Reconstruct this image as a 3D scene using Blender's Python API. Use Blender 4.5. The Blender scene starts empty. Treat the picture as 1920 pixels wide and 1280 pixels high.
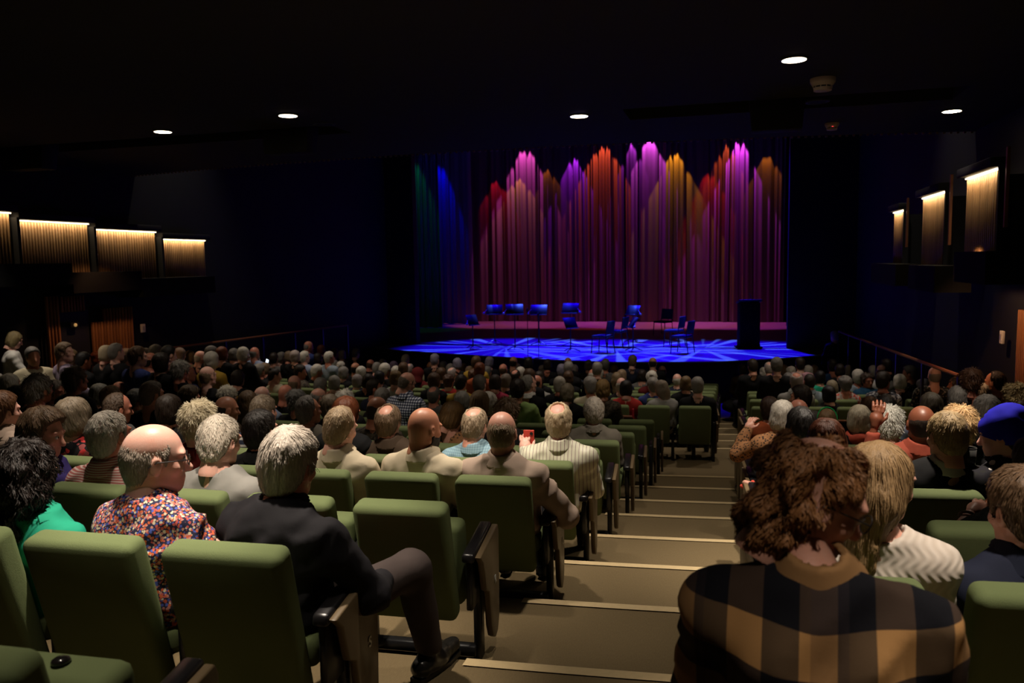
import bpy, math, random, time
import numpy as np
from mathutils import Vector, Matrix
T0 = time.time()
SC = bpy.context.scene
COL = SC.collection
# ---------------------------------------------------------------- camera, world, exposure
YAW, PITCH, ROLL, FPX = 15.5, 5.7, 1.0, 1500.0
_t, _p, _r = [math.radians(a) for a in (YAW, PITCH, ROLL)]
CF = np.array([-math.sin(_t)*math.cos(_p), math.cos(_t)*math.cos(_p), -math.sin(_p)])
_R0 = np.array([math.cos(_t), math.sin(_t), 0.0]); _U0 = np.cross(_R0, CF)
CR = math.cos(_r)*_R0 - math.sin(_r)*_U0
CU = math.sin(_r)*_R0 + math.cos(_r)*_U0
cd = bpy.data.cameras.new('camera'); cam = bpy.data.objects.new('camera', cd); COL.objects.link(cam)
cd.sensor_fit = 'HORIZONTAL'; cd.sensor_width = 36.0; cd.lens = 36.0*FPX/1920.0
cd.clip_start = 0.05; cd.clip_end = 200
cam.matrix_world = Matrix(((CR[0], CU[0], -CF[0], 0), (CR[1], CU[1], -CF[1], 0), (CR[2], CU[2], -CF[2], 0), (0, 0, 0, 1)))
cd.dof.use_dof = True; cd.dof.focus_distance = 4.2; cd.dof.aperture_fstop = 4.0
SC.camera = cam
w = bpy.data.worlds.new('world'); SC.world = w; w.use_nodes = True
w.node_tree.nodes['Background'].inputs[0].default_value = (0.02, 0.022, 0.03, 1)
w.node_tree.nodes['Background'].inputs[1].default_value = 0.015
SC.view_settings.view_transform = 'Standard'; SC.view_settings.look = 'None'
SC.view_settings.exposure = 0.28; SC.view_settings.gamma = 1.0; SC.view_settings.use_curve_mapping = False
try:
    SC.cycles.max_bounces = 5; SC.cycles.diffuse_bounces = 2; SC.cycles.glossy_bounces = 2
    SC.cycles.sample_clamp_indirect = 3.0; SC.cycles.caustics_reflective = False; SC.cycles.caustics_refractive = False
except Exception: pass

def ray(u, v): return CF + CR*((u-960.0)/FPX) - CU*((v-640.0)/FPX)
def at_y(u, v, y): r = ray(u, v); return r*(y/r[1])
def at_z(u, v, z): r = ray(u, v); return r*(z/r[2])
def at_x(u, v, x): r = ray(u, v); return r*(x/r[0])
def pix(P):
    P = np.asarray(P, float); d = P @ CF
    return 960+FPX*(P @ CR)/d, 640-FPX*(P @ CU)/d, d

def spot(name, loc, target, power, color, angle, blend=0.15, radius=0.05, parent=None):
    l = bpy.data.lights.new(name, 'SPOT'); l.energy = power; l.color = color
    l.spot_size = math.radians(angle); l.spot_blend = blend; l.shadow_soft_size = radius
    o = bpy.data.objects.new(name, l); COL.objects.link(o)
    d = Vector(target) - Vector(loc)
    o.location = loc; o.rotation_euler = d.to_track_quat('-Z', 'Y').to_euler()
    return o

# seating geometry: rows are arcs about a centre on the stage
XC, YC = -3.9, 44.0
PITCHY = 0.97
NOSE = [(3.11+PITCHY*k, h) for k, h in enumerate([1.70, 1.84, 1.987, 2.137, 2.273, 2.428, 2.561, 2.688])]
def radius_at(x, y): return math.hypot(x-XC, y-YC)
AX = -1.06
# rows: (letter, radius of the backrest line, floor z)
ROWS = []
BACKF = {-2: -1.44, -1: -1.57}
for k in range(-2, 9):
    fl = BACKF[k] if k < 0 else (-NOSE[k][1] if k < 8 else -2.81)
    ROWS.append((k, radius_at(AX, 2.12+PITCHY*k), fl))
FRONT = [(11.2, -2.85), (12.4, -2.955), (13.4, -3.05), (14.33, -3.15), (15.3, -3.245), (16.23, -3.345), (17.2, -3.45)]
for j, (y, fl) in enumerate(FRONT):
    ROWS.append((20+j, radius_at(-0.2, y), fl))
def yrow(R, x): return YC - math.sqrt(max(R*R-(x-XC)**2, 0.0))
STAGE_Z = -2.5
SOFFIT = 1.65
XL, XR = -10.35, 3.15

# ---- house lights: recessed downlights seen in the balcony soffit, dim lamps over the stalls
DOWN = [(0.474, 7.3), (-4.75, 8.05), (-6.7, 8.45), (-1.72, 9.25), (2.42, 10.5)]          # in view
DOWN_UNSEEN = [(-2.2, 4.75), (1.05, 5.3), (-4.2, 4.7), (0.45, 0.75), (-1.95, 2.68), (1.0, 2.25), (-0.45, 2.75), (-3.2, 3.7), (-0.5, 6.3), (-3.6, 7.0), (2.4, 7.6), (-1.0, 4.9), (-9.2, 8.5), (-1.75, 1.65)]   # nearer or between, no fixtures; some inferred from shadows, others added for brightness
WARM = (1.0, 0.86, 0.70)
LP = [90, 52, 40, 54, 22]
LP2 = [260, 430, 190, 105, 380, 190, 70, 120, 130, 90, 90, 170, 150, 95]
for i, (x, y) in enumerate(DOWN):
    spot('downlight_or_added_beam', (x, y, SOFFIT-0.03), (x, y, -3), LP[i], WARM, 84, 0.7, 0.05)
for i, (x, y) in enumerate(DOWN_UNSEEN):
    spot('downlight_or_added_beam', (x, y, SOFFIT-0.05), (x, y, -3), LP2[i]*1.15, WARM, {4: 46, 6: 48, 12: 50, 13: 40}.get(i, 58), 0.75, 0.055)
for x in (-9.5, -6.5, -3.5, -0.5, 2.0):
    spot('hall_lamp', (x, 13.2, 5.5), (x*0.95-0.2, 13.4, -3), 380, (1.0, 0.86, 0.72), 58, 0.8, 0.12)

spot('slat_light', (-9.2, 10.4, 0.3), (-10.2, 10.9, -1.6), 26, (1.0, .5, .25), 100, .7, .05)
spot('slat_light', (2.3, 9.9, 0.1), (3.1, 10.2, -1.2), 50, (1.0, .5, .25), 100, .7, .05)  # added lamp without a known fixture, brightens the slats at the right edge
# ---- stage lamps
def gobo(l, seed, n=34, dens=0.5):
    l.use_nodes = True; nt = l.node_tree; nt.nodes.clear()
    out = nt.nodes.new('ShaderNodeOutputLight'); em = nt.nodes.new('ShaderNodeEmission')
    tc = nt.nodes.new('ShaderNodeTexCoord'); sx = nt.nodes.new('ShaderNodeSeparateXYZ')
    nt.links.new(tc.outputs['Normal'], sx.inputs[0])
    def M(op, a, b=None):
        m = nt.nodes.new('ShaderNodeMath'); m.operation = op
        for i, q in enumerate((a, b)):
            if q is None: continue
            if isinstance(q, (int, float)): m.inputs[i].default_value = q
            else: nt.links.new(q, m.inputs[i])
        return m.outputs[0]
    px = M('DIVIDE', sx.outputs[0], sx.outputs[2]); py = M('DIVIDE', sx.outputs[1], sx.outputs[2])
    an = M('ARCTAN2', py, px)
    nz = nt.nodes.new('ShaderNodeTexNoise'); nz.noise_dimensions = '1D'
    nz.inputs['Scale'].default_value = n/6.283; nz.inputs['Detail'].default_value = 0.0
    nt.links.new(M('ADD', an, seed*7.3), nz.inputs['W'])
    k = nt.nodes.new('ShaderNodeMapRange'); k.interpolation_type = 'SMOOTHSTEP'
    k.inputs['From Min'].default_value = dens; k.inputs['From Max'].default_value = dens+0.17
    nt.links.new(nz.outputs['Fac'], k.inputs['Value'])
    em.inputs['Color'].default_value = (1, 1, 1, 1)
    nt.links.new(k.outputs[0], em.inputs['Strength']); nt.links.new(em.outputs[0], out.inputs[0])
BLUE = (0.0, 0.0, 1.0); PALE = (0.075, 0.16, 1.0)
for x, tx, p in ((-8.2, -6.6, 1500), (-3.9, -3.4, 1900), (0.6, 0.2, 1500)):
    spot('blue_wash', (x, 25.2, 6.2), (tx, 22.2, STAGE_Z), p*6.0, (0.012, 0.0, 1.0), 40, 0.6, 0.1)
for i, (x, tx, ty, p, a) in enumerate(((-7.9, -6.4, 22.4, 7800, 38), (-3.9, -3.1, 22.0, 10000, 40), (0.2, -0.8, 22.6, 7800, 37))):
    s = spot('gobo_lamp', (x, 25.0, 6.4), (tx, ty, STAGE_Z), p*1.15, PALE, a, 0.15, 0.02); gobo(s.data, i+2, 38, 0.53)
CURY = 32.5
# drape lights: (u where the arc sits, arc top v, colour, power, half width in m)
DR = [(983, 262, (1.0, .10, .80), 150, 0), (972, 322, (.9, .30, .02), 34, 4), (932, 325, (.9, .01, .04), 26, 0), (1078, 292, (.40, .02, 1.0), 90, 0),
      (1130, 258, (1.0, .10, .04), 120, 2), (1186, 272, (.55, .04, .9), 50, -3), (1220, 258, (.80, .08, .95), 150, 0), (1268, 280, (1.0, .36, .02), 80, 2),
      (1330, 302, (.9, .02, .02), 40, -3), (1360, 262, (1.0, .12, .04), 60, -2), (1386, 264, (.72, .05, 1.0), 190, 0), (1440, 284, (.85, .22, .02), 26, 0), (1030, 318, (.7, .16, .02), 12, 2)]
for u, v, c_, p, a in DR:
    P = at_y(u, v, CURY-0.12)
    src = np.array([P[0], CURY-0.455, P[2]+.40])
    spot('drape_lamp', src, (P[0], CURY-0.455, -1.0), p*4.4, c_, 49+a*1.5, 0.15, 0.03)
for x, c_, p in ((-9.3, (.9, .13, .02), .9), (-6.8, (.9, .06, .03), .8), (-4.3, (.9, .04, .08), .8), (-1.9, (1.0, .10, .03), .9), (.5, (.9, .04, .08), .8)):
    spot('floor_lamp', (x, 29.9, 7.0), (x, 29.9, STAGE_Z), 420*p, c_, 20, 0.8, 0.1)
P = at_y(826, 360, 30.9); spot('leg_lamp', (P[0]-.1, 30.55, P[2]+2.1), (P[0]+.1, 30.9, -2.5), 420, (0, 0.0, 1.0), 36, .3, .04)
P = at_y(777, 345, 28.9); spot('leg_lamp', (P[0]-.1, 28.5, P[2]+2.0), (P[0]+.1, 28.9, -2.5), 60, (0, .6, .3), 38, .4, .04)
# ================================================================ materials
MATS = {}
def principled(name, col, rough=0.6, spec=0.4, metal=0.0, sheen=0.0, sub=0.0, emis=None, es=0.0):
    m = bpy.data.materials.new(name); m.use_nodes = True
    b = m.node_tree.nodes['Principled BSDF']
    b.inputs['Base Color'].default_value = (*col[:3], 1); b.inputs['Roughness'].default_value = rough
    b.inputs['Specular IOR Level'].default_value = spec; b.inputs['Metallic'].default_value = metal
    if sheen: b.inputs['Sheen Weight'].default_value = sheen
    if sub:
        b.inputs['Subsurface Weight'].default_value = sub; b.inputs['Subsurface Radius'].default_value = (0.012, 0.005, 0.003)
        b.inputs['Subsurface Scale'].default_value = 1.0
    if emis:
        b.inputs['Emission Color'].default_value = (*emis, 1); b.inputs['Emission Strength'].default_value = es
    return m
class NT:
    def __init__(s, m): s.m = m; s.t = m.node_tree; s.b = s.t.nodes['Principled BSDF']
    def n(s, kind, **kw):
        q = s.t.nodes.new(kind)
        for k, v in kw.items():
            if k in q.inputs: q.inputs[k].default_value = v
            else: setattr(q, k, v)
        return q
    def l(s, a, b): s.t.links.new(a, b)
    def math(s, op, a, b=None, c=None):
        q = s.t.nodes.new('ShaderNodeMath'); q.operation = op
        for i, x in enumerate((a, b, c)):
            if x is None: continue
            if isinstance(x, (int, float)): q.inputs[i].default_value = x
            else: s.l(x, q.inputs[i])
        return q.outputs[0]
    def mix(s, f, a, b, mode='MIX'):
        q = s.t.nodes.new('ShaderNodeMix'); q.data_type = 'RGBA'; q.blend_type = mode
        for sock, x in ((q.inputs[0], f), (q.inputs[6], a), (q.inputs[7], b)):
            if isinstance(x, (int, float)): sock.default_value = x
            elif isinstance(x, tuple): sock.default_value = (*x[:3], 1)
            else: s.l(x, sock)
        return q.outputs[2]
    def coord(s, which='Object'): return s.n('ShaderNodeTexCoord').outputs[which]
    def mapping(s, v, scale=(1, 1, 1), rot=(0, 0, 0), loc=(0, 0, 0)):
        q = s.n('ShaderNodeMapping'); q.inputs['Scale'].default_value = scale; q.inputs['Rotation'].default_value = rot
        q.inputs['Location'].default_value = loc; s.l(v, q.inputs[0]); return q.outputs[0]
    def noise(s, v, scale, detail=2.0, rough=0.5, out='Fac'):
        q = s.n('ShaderNodeTexNoise', Scale=scale, Detail=detail, Roughness=rough); s.l(v, q.inputs['Vector']); return q.outputs[out]
    def ramp(s, f, stops, interp='LINEAR'):
        q = s.n('ShaderNodeValToRGB'); q.color_ramp.interpolation = interp
        e = q.color_ramp.elements
        while len(e) < len(stops): e.new(0.5)
        for x, (p, c_) in zip(e, stops): x.position = p; x.color = (*c_[:3], 1)
        s.l(f, q.inputs[0]); return q.outputs[0]
    def base(s, x): s.l(x, s.b.inputs['Base Color'])
    def bump(s, h, strength=0.3, dist=0.01):
        q = s.n('ShaderNodeBump', Strength=strength, Distance=dist); s.l(h, q.inputs['Height']); s.l(q.outputs[0], s.b.inputs['Normal'])
    def xyz(s, v): q = s.n('ShaderNodeSeparateXYZ'); s.l(v, q.inputs[0]); return q.outputs
def sc(c_, k): return tuple(min(1.0, x*k) for x in c_)

def cloth_mat(col, rough=0.85):
    key = ('cloth', tuple(round(x, 3) for x in col))
    if key in MATS: return MATS[key]
    m = principled('fabric', col, rough, 0.2, sheen=0.0); t = NT(m); o = t.coord()
    t.base(t.mix(t.noise(o, 9.0, 3), sc(col, .8), sc(col, 1.15)))
    t.bump(t.noise(o, 420.0, 2), 0.25, 0.002)
    MATS[key] = m; return m
def hair_mat(col, vary=0.35):
    key = ('hair', tuple(round(x, 3) for x in col))
    if key in MATS: return MATS[key]
    m = principled('hair', col, 0.5, 0.35); t = NT(m); o = t.coord()
    at = t.n('ShaderNodeAttribute'); at.attribute_name = 'rnd'
    nz = t.noise(t.mapping(o, (1, 1, .25)), 150.0, 3, .6)
    f = t.math('ADD', t.math('MULTIPLY', nz, .55), t.math('MULTIPLY', at.outputs['Fac'], .45))
    t.base(t.mix(f, sc(col, 1-vary), sc(col, 1+vary*.9)))
    t.bump(nz, 0.6, 0.006)
    MATS[key] = m; return m
def skin_mat(col):
    key = ('skin', tuple(round(x, 3) for x in col))
    if key in MATS: return MATS[key]
    m = principled('skin', col, 0.42, 0.45, sub=0.12); t = NT(m); o = t.coord()
    a = t.noise(o, 14.0, 3); red = (min(1, col[0]*1.06), col[1]*.78, col[2]*.72)
    t.base(t.mix(a, red, sc(col, 1.1))); t.bump(t.noise(o, 180.0, 3), 0.12, 0.003)
    MATS[key] = m; return m

# patterned cloths --------------------------------------------------------
def band(t, v, period, duty):            # 1 inside a stripe
    return t.math('LESS_THAN', t.math('FRACT', t.math('ADD', t.math('DIVIDE', v, period), 50.0)), duty)
def pat_plaid():
    m = principled('plaid_flannel', (.1, .06, .03), .9, .15); t = NT(m); x, y, z = t.xyz(t.coord())
    at = t.n('ShaderNodeAttribute'); at.attribute_name = 'uvc'; u, v, _ = t.xyz(at.outputs['Vector'])
    a = band(t, t.math('ADD', u, .03), .135, .5); b = band(t, t.math('ADD', v, .04), .165, .5)
    fine = t.math('MULTIPLY', band(t, t.math('ADD', u, .01), .27, .25), .9)
    lo, mid, hi = (.005, .005, .008), (.045, .028, .020), (.36, .19, .07)
    c1 = t.mix(a, lo, mid); c2 = t.mix(a, (.085, .052, .028), hi)
    c_ = t.mix(b, c1, c2); c_ = t.mix(t.math('MULTIPLY', fine, .35), c_, (.03, .022, .026))
    t.base(c_); t.bump(t.noise(t.coord(), 500, 2), .25, .002); return m
def pat_floral(base=(.03, .03, .07), cols=((.75, .16, .06), (.7, .3, .25), (.10, .14, .55), (.8, .7, .5), (.65, .12, .10)), scale=105.0, thr=.56):
    m = principled('floral_print', base, .8, .2); t = NT(m); o = t.coord(); o2 = t.noise(o, 30, 2, out='Color')
    ov = t.n('ShaderNodeVectorMath'); ov.operation = 'ADD'; t.l(o, ov.inputs[0])
    sm = t.n('ShaderNodeVectorMath'); sm.operation = 'SCALE'; t.l(o2, sm.inputs[0]); sm.inputs['Scale'].default_value = .012; t.l(sm.outputs[0], ov.inputs[1])
    vo = t.n('ShaderNodeTexVoronoi', Scale=scale); t.l(ov.outputs[0], vo.inputs['Vector'])
    k = len(cols); hue = t.xyz(vo.outputs['Color'])[0]
    c_ = t.ramp(hue, [(i/k, q) for i, q in enumerate(cols)], 'CONSTANT')
    t.base(t.mix(t.math('LESS_THAN', vo.outputs['Distance'], thr), base, c_)); return m
def pat_stripes(axis, c1, c2, period, duty, rough=.7, c3=None):
    m = principled('striped_cloth', c1, rough, .3); t = NT(m); v = t.xyz(t.coord())[axis]
    c_ = t.mix(band(t, v, period, duty), c1, c2)
    if c3: c_ = t.mix(band(t, t.math('ADD', v, period*.5), period, duty*.5), c_, c3)
    t.base(c_); t.bump(t.noise(t.coord(), 400, 2), .2, .002); return m
def pat_check(c0, c1, c2, period, duty=.5):
    m = principled('checked_cloth', c0, .75, .3); t = NT(m); x, y, z = t.xyz(t.coord())
    a = band(t, x, period, duty); b = band(t, z, period, duty)
    t.base(t.mix(t.math('MULTIPLY', a, b), t.mix(t.math('MAXIMUM', a, b), c0, c1), c2)); t.bump(t.noise(t.coord(), 400, 2), .2, .002); return m
def pat_knit():
    m = principled('cable_knit', (.78, .66, .54), .9, .2); t = NT(m); o = t.coord(); x, y, z = t.xyz(o)
    h = t.math('SINE', t.math('ADD', t.math('MULTIPLY', x, 230.0), t.math('MULTIPLY', t.math('SINE', t.math('MULTIPLY', z, 95.0)), 2.2)))
    t.base(t.mix(t.math('MULTIPLY_ADD', h, .5, .5), (.74, .64, .55), (.84, .74, .65)))
    t.bump(h, .3, .003); return m
PATS = {
 'plaid': pat_plaid, 'floral': pat_floral,
 'blackfloral': lambda: pat_floral((.006, .006, .008), ((.55, .04, .04), (.01, .01, .012), (.35, .08, .08), (.01, .01, .01)), 24, .62),
 'redfloral': lambda: pat_floral((.62, .50, .46), ((.65, .07, .04), (.60, .48, .44), (.62, .14, .10), (.6, .5, .46)), 26, .66),
 'blackpetal': lambda: pat_floral((.008, .007, .012), ((.5, .3, .5), (.008, .007, .01), (.01, .01, .01), (.75, .7, .65), (.01, .01, .01)), 22, .40),
 'leafdark': lambda: pat_floral((.012, .012, .010), ((.14, .13, .10), (.03, .03, .025), (.2, .18, .14), (.02, .02, .02)), 34, .5),
 'greyfloral': lambda: pat_floral((.10, .10, .12), ((.4, .4, .42), (.06, .06, .08), (.5, .5, .5), (.03, .03, .04)), 40, .6),
 'orangefloral': lambda: pat_floral((.02, .02, .02), ((.5, .12, .02), (.02, .02, .02), (.6, .2, .05), (.3, .02, .02)), 30, .6),
 'purpleprint': lambda: pat_floral((.16, .03, .13), ((.22, .05, .18), (.16, .03, .13), (.4, .2, .36), (.14, .02, .11)), 26, .6),
 'spots': lambda: pat_floral((.30, .14, .06), ((.07, .04, .02), (.33, .15, .06), (.05, .03, .02), (.30, .14, .06)), 60, .5),
 'camel': lambda: pat_floral((.10, .08, .06), ((.04, .035, .03), (.13, .11, .08), (.10, .08, .06), (.05, .04, .03)), 45, .6),
 'redstripe': lambda: pat_stripes(2, (.55, .17, .15), (.80, .62, .56), .011, .45),
 'pinstripe': lambda: pat_stripes(0, (.74, .72, .56), (.16, .05, .10), .024, .12, .38),
 'navycheck': lambda: pat_check((.72, .76, .84), (.13, .15, .24), (.012, .014, .03), .030),
 'bluecheck': lambda: pat_check((.32, .50, .58), (.25, .41, .5), (.19, .32, .42), .016),
 'darkgingham': lambda: pat_check((.55, .50, .50), (.10, .06, .07), (.03, .016, .02), .026),
 'navystripe': lambda: pat_stripes(2, (.02, .025, .05), (.45, .42, .38), .05, .35),
 'knit': pat_knit,
}
def top_mat(top):
    if isinstance(top, str) and top in PATS:
        if ('pat', top) not in MATS: MATS[('pat', top)] = PATS[top]()
        return MATS[('pat', top)]
    return cloth_mat(TOPC[top][0])
# colour codes: top -> (rgb, word)
TOPC = {'k': ((.008, .008, .009), 'black'), 'n': ((.018, .022, .045), 'navy'), 'g': ((.11, .105, .10), 'grey'), 'lg': ((.30, .29, .27), 'light grey'),
 'w': ((.62, .60, .56), 'white'), 'cr': ((.52, .46, .32), 'cream'), 'be': ((.62, .53, .38), 'beige'), 'ta': ((.46, .345, .275), 'tan'),
 'r': ((.42, .03, .025), 'red'), 'dr': ((.12, .012, .012), 'dark red'), 'mg': ((.36, .03, .07), 'crimson'), 'co': ((.62, .12, .08), 'coral'), 'or': ((.40, .09, .03), 'rust orange'),
 'ru': ((.26, .05, .028), 'rust red'), 'b': ((.04, .06, .22), 'blue'), 'lb': ((.30, .36, .52), 'light blue'), 'gb': ((.28, .34, .40), 'pale blue'), 'te': ((.02, .36, .22), 'teal green'),
 'lm': ((.28, .42, .14), 'lime green'), 'gr': ((.05, .16, .08), 'green'), 'pk': ((.55, .30, .36), 'pink'), 'lv': ((.34, .27, .38), 'lavender'), 'pu': ((.06, .045, .22), 'violet blue'),
 'br': ((.055, .035, .022), 'brown'), 'ol': ((.10, .085, .05), 'olive'), 'ye': ((.45, .28, .04), 'mustard'), 'bz': ((.17, .15, .12), 'taupe'), 'dn': ((.014, .013, .016), 'charcoal'),
 'sk': ((.30, .13, .085), 'brown pink'), 'db': ((.02, .05, .13), 'dark blue'), 'tl': ((.015, .07, .14), 'blue and black')}
PATW = {'plaid': 'brown plaid', 'floral': 'floral', 'blackfloral': 'black and red floral', 'redfloral': 'red and white floral', 'blackpetal': 'black patterned', 'leafdark': 'dark leafy patterned',
 'greyfloral': 'grey floral', 'orangefloral': 'orange floral', 'purpleprint': 'purple patterned', 'spots': 'tan spotted', 'camel': 'brown patterned', 'redstripe': 'red striped', 'pinstripe': 'pinstriped',
 'navycheck': 'navy checked', 'bluecheck': 'pale blue checked', 'darkgingham': 'dark gingham', 'navystripe': 'navy striped', 'knit': 'cream knitted'}
HAIRC = {'w': ((.62, .58, .50), 'white'), 'W': ((.80, .72, .60), 'white blond'), 'g': ((.26, .24, .215), 'grey'), 's': ((.135, .125, .115), 'dark grey'), 'S': ((.42, .38, .345), 'silver'), 'b': ((.095, .050, .025), 'brown'),
 'd': ((.026, .017, .012), 'dark brown'), 'k': ((.009, .007, .007), 'black'), 'y': ((.42, .27, .11), 'blonde'), 'a': ((.15, .040, .014), 'auburn'), 't': ((.28, .19, .115), 'sandy'), 'v': ((.24, .22, .30), 'bluish grey'), 'p': ((.40, .33, .30), 'pale grey')}
SKINC = {'f': (.64, .37, .28), 'p': (.78, .50, .41), 'm': (.48, .24, .15), 'r': (.58, .26, .18), 'd': (.20, .075, .04), 'D': (.13, .05, .03)}

# ================================================================ mesh helpers
def mesh_np(name, V, F, smooth=True, attrs=None, vec=None, mats=None, fmat=None):
    me = bpy.data.meshes.new(name); V = np.ascontiguousarray(V, np.float32)
    me.vertices.add(len(V)); me.vertices.foreach_set('co', V.ravel())
    Fs = F if isinstance(F, list) else [F]
    tot = sum(len(f) for f in Fs); nl = sum(f.size for f in Fs)
    me.loops.add(nl); me.polygons.add(tot)
    me.loops.foreach_set('vertex_index', np.concatenate([f.ravel() for f in Fs]).astype(np.int32))
    st = []; p = 0
    for f in Fs: st.append(p+np.arange(len(f))*f.shape[1]); p += f.size
    me.polygons.foreach_set('loop_start', np.concatenate(st).astype(np.int32))
    if smooth: me.polygons.foreach_set('use_smooth', np.ones(tot, bool))
    if fmat is not None: me.polygons.foreach_set('material_index', fmat.astype(np.int32))
    me.update(calc_edges=True)
    if attrs:
        for k, a in attrs.items():
            at = me.attributes.new(k, 'FLOAT', 'POINT'); at.data.foreach_set('value', a.astype(np.float32))
    if vec:
        for k, a in vec.items():
            at = me.attributes.new(k, 'FLOAT_VECTOR', 'POINT'); at.data.foreach_set('vector', a.astype(np.float32).ravel())
    for m in (mats or []): me.materials.append(m)
    return me
def link(name, me, parent=None, mat=None, loc=None, rot=None):
    o = bpy.data.objects.new(name, me); COL.objects.link(o)
    if parent is not None: o.parent = parent
    if mat is not None: me.materials.append(mat)
    if loc is not None: o.location = loc
    if rot is not None: o.rotation_euler = rot
    return o
def empty(name, loc=(0, 0, 0), rz=0.0):
    o = bpy.data.objects.new(name, None); COL.objects.link(o); o.location = loc; o.rotation_euler = (0, 0, rz); o.empty_display_size = .1
    return o
def tag(o, label=None, cat=None, group=None, kind=None):
    for k, v in (('label', label), ('category', cat), ('group', group), ('kind', kind)):
        if v: o[k] = v
    return o
class MB:                                  # collects simple solids into one mesh
    def __init__(s): s.V = []; s.F = []; s.n = 0
    def add(s, V, F, M=None):
        V = [Vector(v) for v in V]
        if M is not None: V = [M @ v for v in V]
        s.V += [tuple(v) for v in V]; s.F += [tuple(i+s.n for i in f) for f in F]; s.n += len(V); return s
    def box(s, c, d, M=None):
        x, y, z = [q/2 for q in d]; cx, cy, cz = c
        V = [(cx+a*x, cy+b*y, cz+e*z) for a in (-1, 1) for b in (-1, 1) for e in (-1, 1)]
        return s.add(V, [(0, 1, 3, 2), (4, 6, 7, 5), (0, 4, 5, 1), (2, 3, 7, 6), (0, 2, 6, 4), (1, 5, 7, 3)], M)
    def cyl(s, a, b, r1, r2=None, n=10, M=None):
        r2 = r1 if r2 is None else r2; a = Vector(a); b = Vector(b); d = (b-a).normalized()
        u = d.orthogonal().normalized(); v = d.cross(u)
        V = [p+(u*math.cos(t)+v*math.sin(t))*r for p, r in ((a, r1), (b, r2)) for t in [2*math.pi*i/n for i in range(n)]]
        F = [(i, (i+1) % n, n+(i+1) % n, n+i) for i in range(n)] + [tuple(range(n-1, -1, -1)), tuple(range(n, 2*n))]
        return s.add(V, F, M)
    def tube(s, pts, r, n=6, M=None):
        for a, b in zip(pts[:-1], pts[1:]): s.cyl(a, b, r, r, n, M)
        return s
    def lathe(s, prof, c=(0, 0, 0), n=24, M=None):
        V = [(c[0]+r*math.cos(2*math.pi*i/n), c[1]+r*math.sin(2*math.pi*i/n), c[2]+z) for r, z in prof for i in range(n)]
        F = [(j*n+i, j*n+(i+1) % n, (j+1)*n+(i+1) % n, (j+1)*n+i) for j in range(len(prof)-1) for i in range(n)]
        F += [tuple(range(n-1, -1, -1)), tuple((len(prof)-1)*n+i for i in range(n))]
        return s.add(V, F, M)
    def prism(s, poly, h0, h1, M=None):      # polygon in xy extruded in z
        n = len(poly); V = [(x, y, h0) for x, y in poly]+[(x, y, h1) for x, y in poly]
        F = [tuple(range(n-1, -1, -1)), tuple(range(n, 2*n))]+[(i, (i+1) % n, n+(i+1) % n, n+i) for i in range(n)]
        return s.add(V, F, M)
    def mesh(s, name, smooth=False, bevel=0.0, seg=2):
        me = bpy.data.meshes.new(name); me.from_pydata(s.V, [], s.F); me.update()
        import bmesh
        bm = bmesh.new(); bm.from_mesh(me)
        bmesh.ops.recalc_face_normals(bm, faces=bm.faces)
        if bevel:
            bmesh.ops.bevel(bm, geom=[e for e in bm.edges if len(e.link_faces) == 2 and e.calc_face_angle(0) > .5], offset=bevel, segments=seg, profile=.5, affect='EDGES', clamp_overlap=True)
        bm.to_mesh(me); bm.free()
        if smooth or bevel: me.polygons.foreach_set('use_smooth', np.ones(len(me.polygons), bool))
        if bevel and not smooth:
            try: me.set_sharp_from_angle(angle=math.radians(50))
            except Exception: pass
        me.update(); return me
    def build(s, name, mat, parent=None, loc=None, rot=None, **kw): return link(name, s.mesh(name, **kw), parent, mat, loc, rot)

# ================================================================ distance fields
def f3(*a): return np.array(a, np.float32)
def rc(p, a, b, r1, r2):                    # tapered capsule
    a = f3(*a); b = f3(*b); ba = b-a; pa = p-a
    h = np.clip((pa @ ba)/max(float(ba @ ba), 1e-9), 0, 1)
    return np.linalg.norm(pa-h[..., None]*ba, axis=-1)-(r1+(r2-r1)*h)
def el(p, c, r):
    q = p-f3(*c); r = f3(*r); k0 = np.linalg.norm(q/r, axis=-1); k1 = np.linalg.norm(q/(r*r), axis=-1)
    return k0*(k0-1)/np.maximum(k1, 1e-6)
def smin(a, b, k):
    h = np.maximum(k-np.abs(a-b), 0)/k; return np.minimum(a, b)-h*h*k*.25
def smax(a, b, k): return -smin(-a, -b, k)
_LAT = np.random.RandomState(5).rand(24, 24, 24).astype(np.float32)*2-1
def vnoise(p, s, seed=0):
    q = p*s+seed*3.71; i = np.floor(q).astype(np.int32); f = q-i; f = f*f*(3-2*f)
    o = 0
    for dx in (0, 1):
        wx = f[..., 0] if dx else 1-f[..., 0]
        for dy in (0, 1):
            wy = f[..., 1] if dy else 1-f[..., 1]
            for dz in (0, 1):
                wz = f[..., 2] if dz else 1-f[..., 2]
                o = o+wx*wy*wz*_LAT[(i[..., 0]+dx) % 24, (i[..., 1]+dy) % 24, (i[..., 2]+dz) % 24]
    return o
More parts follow.
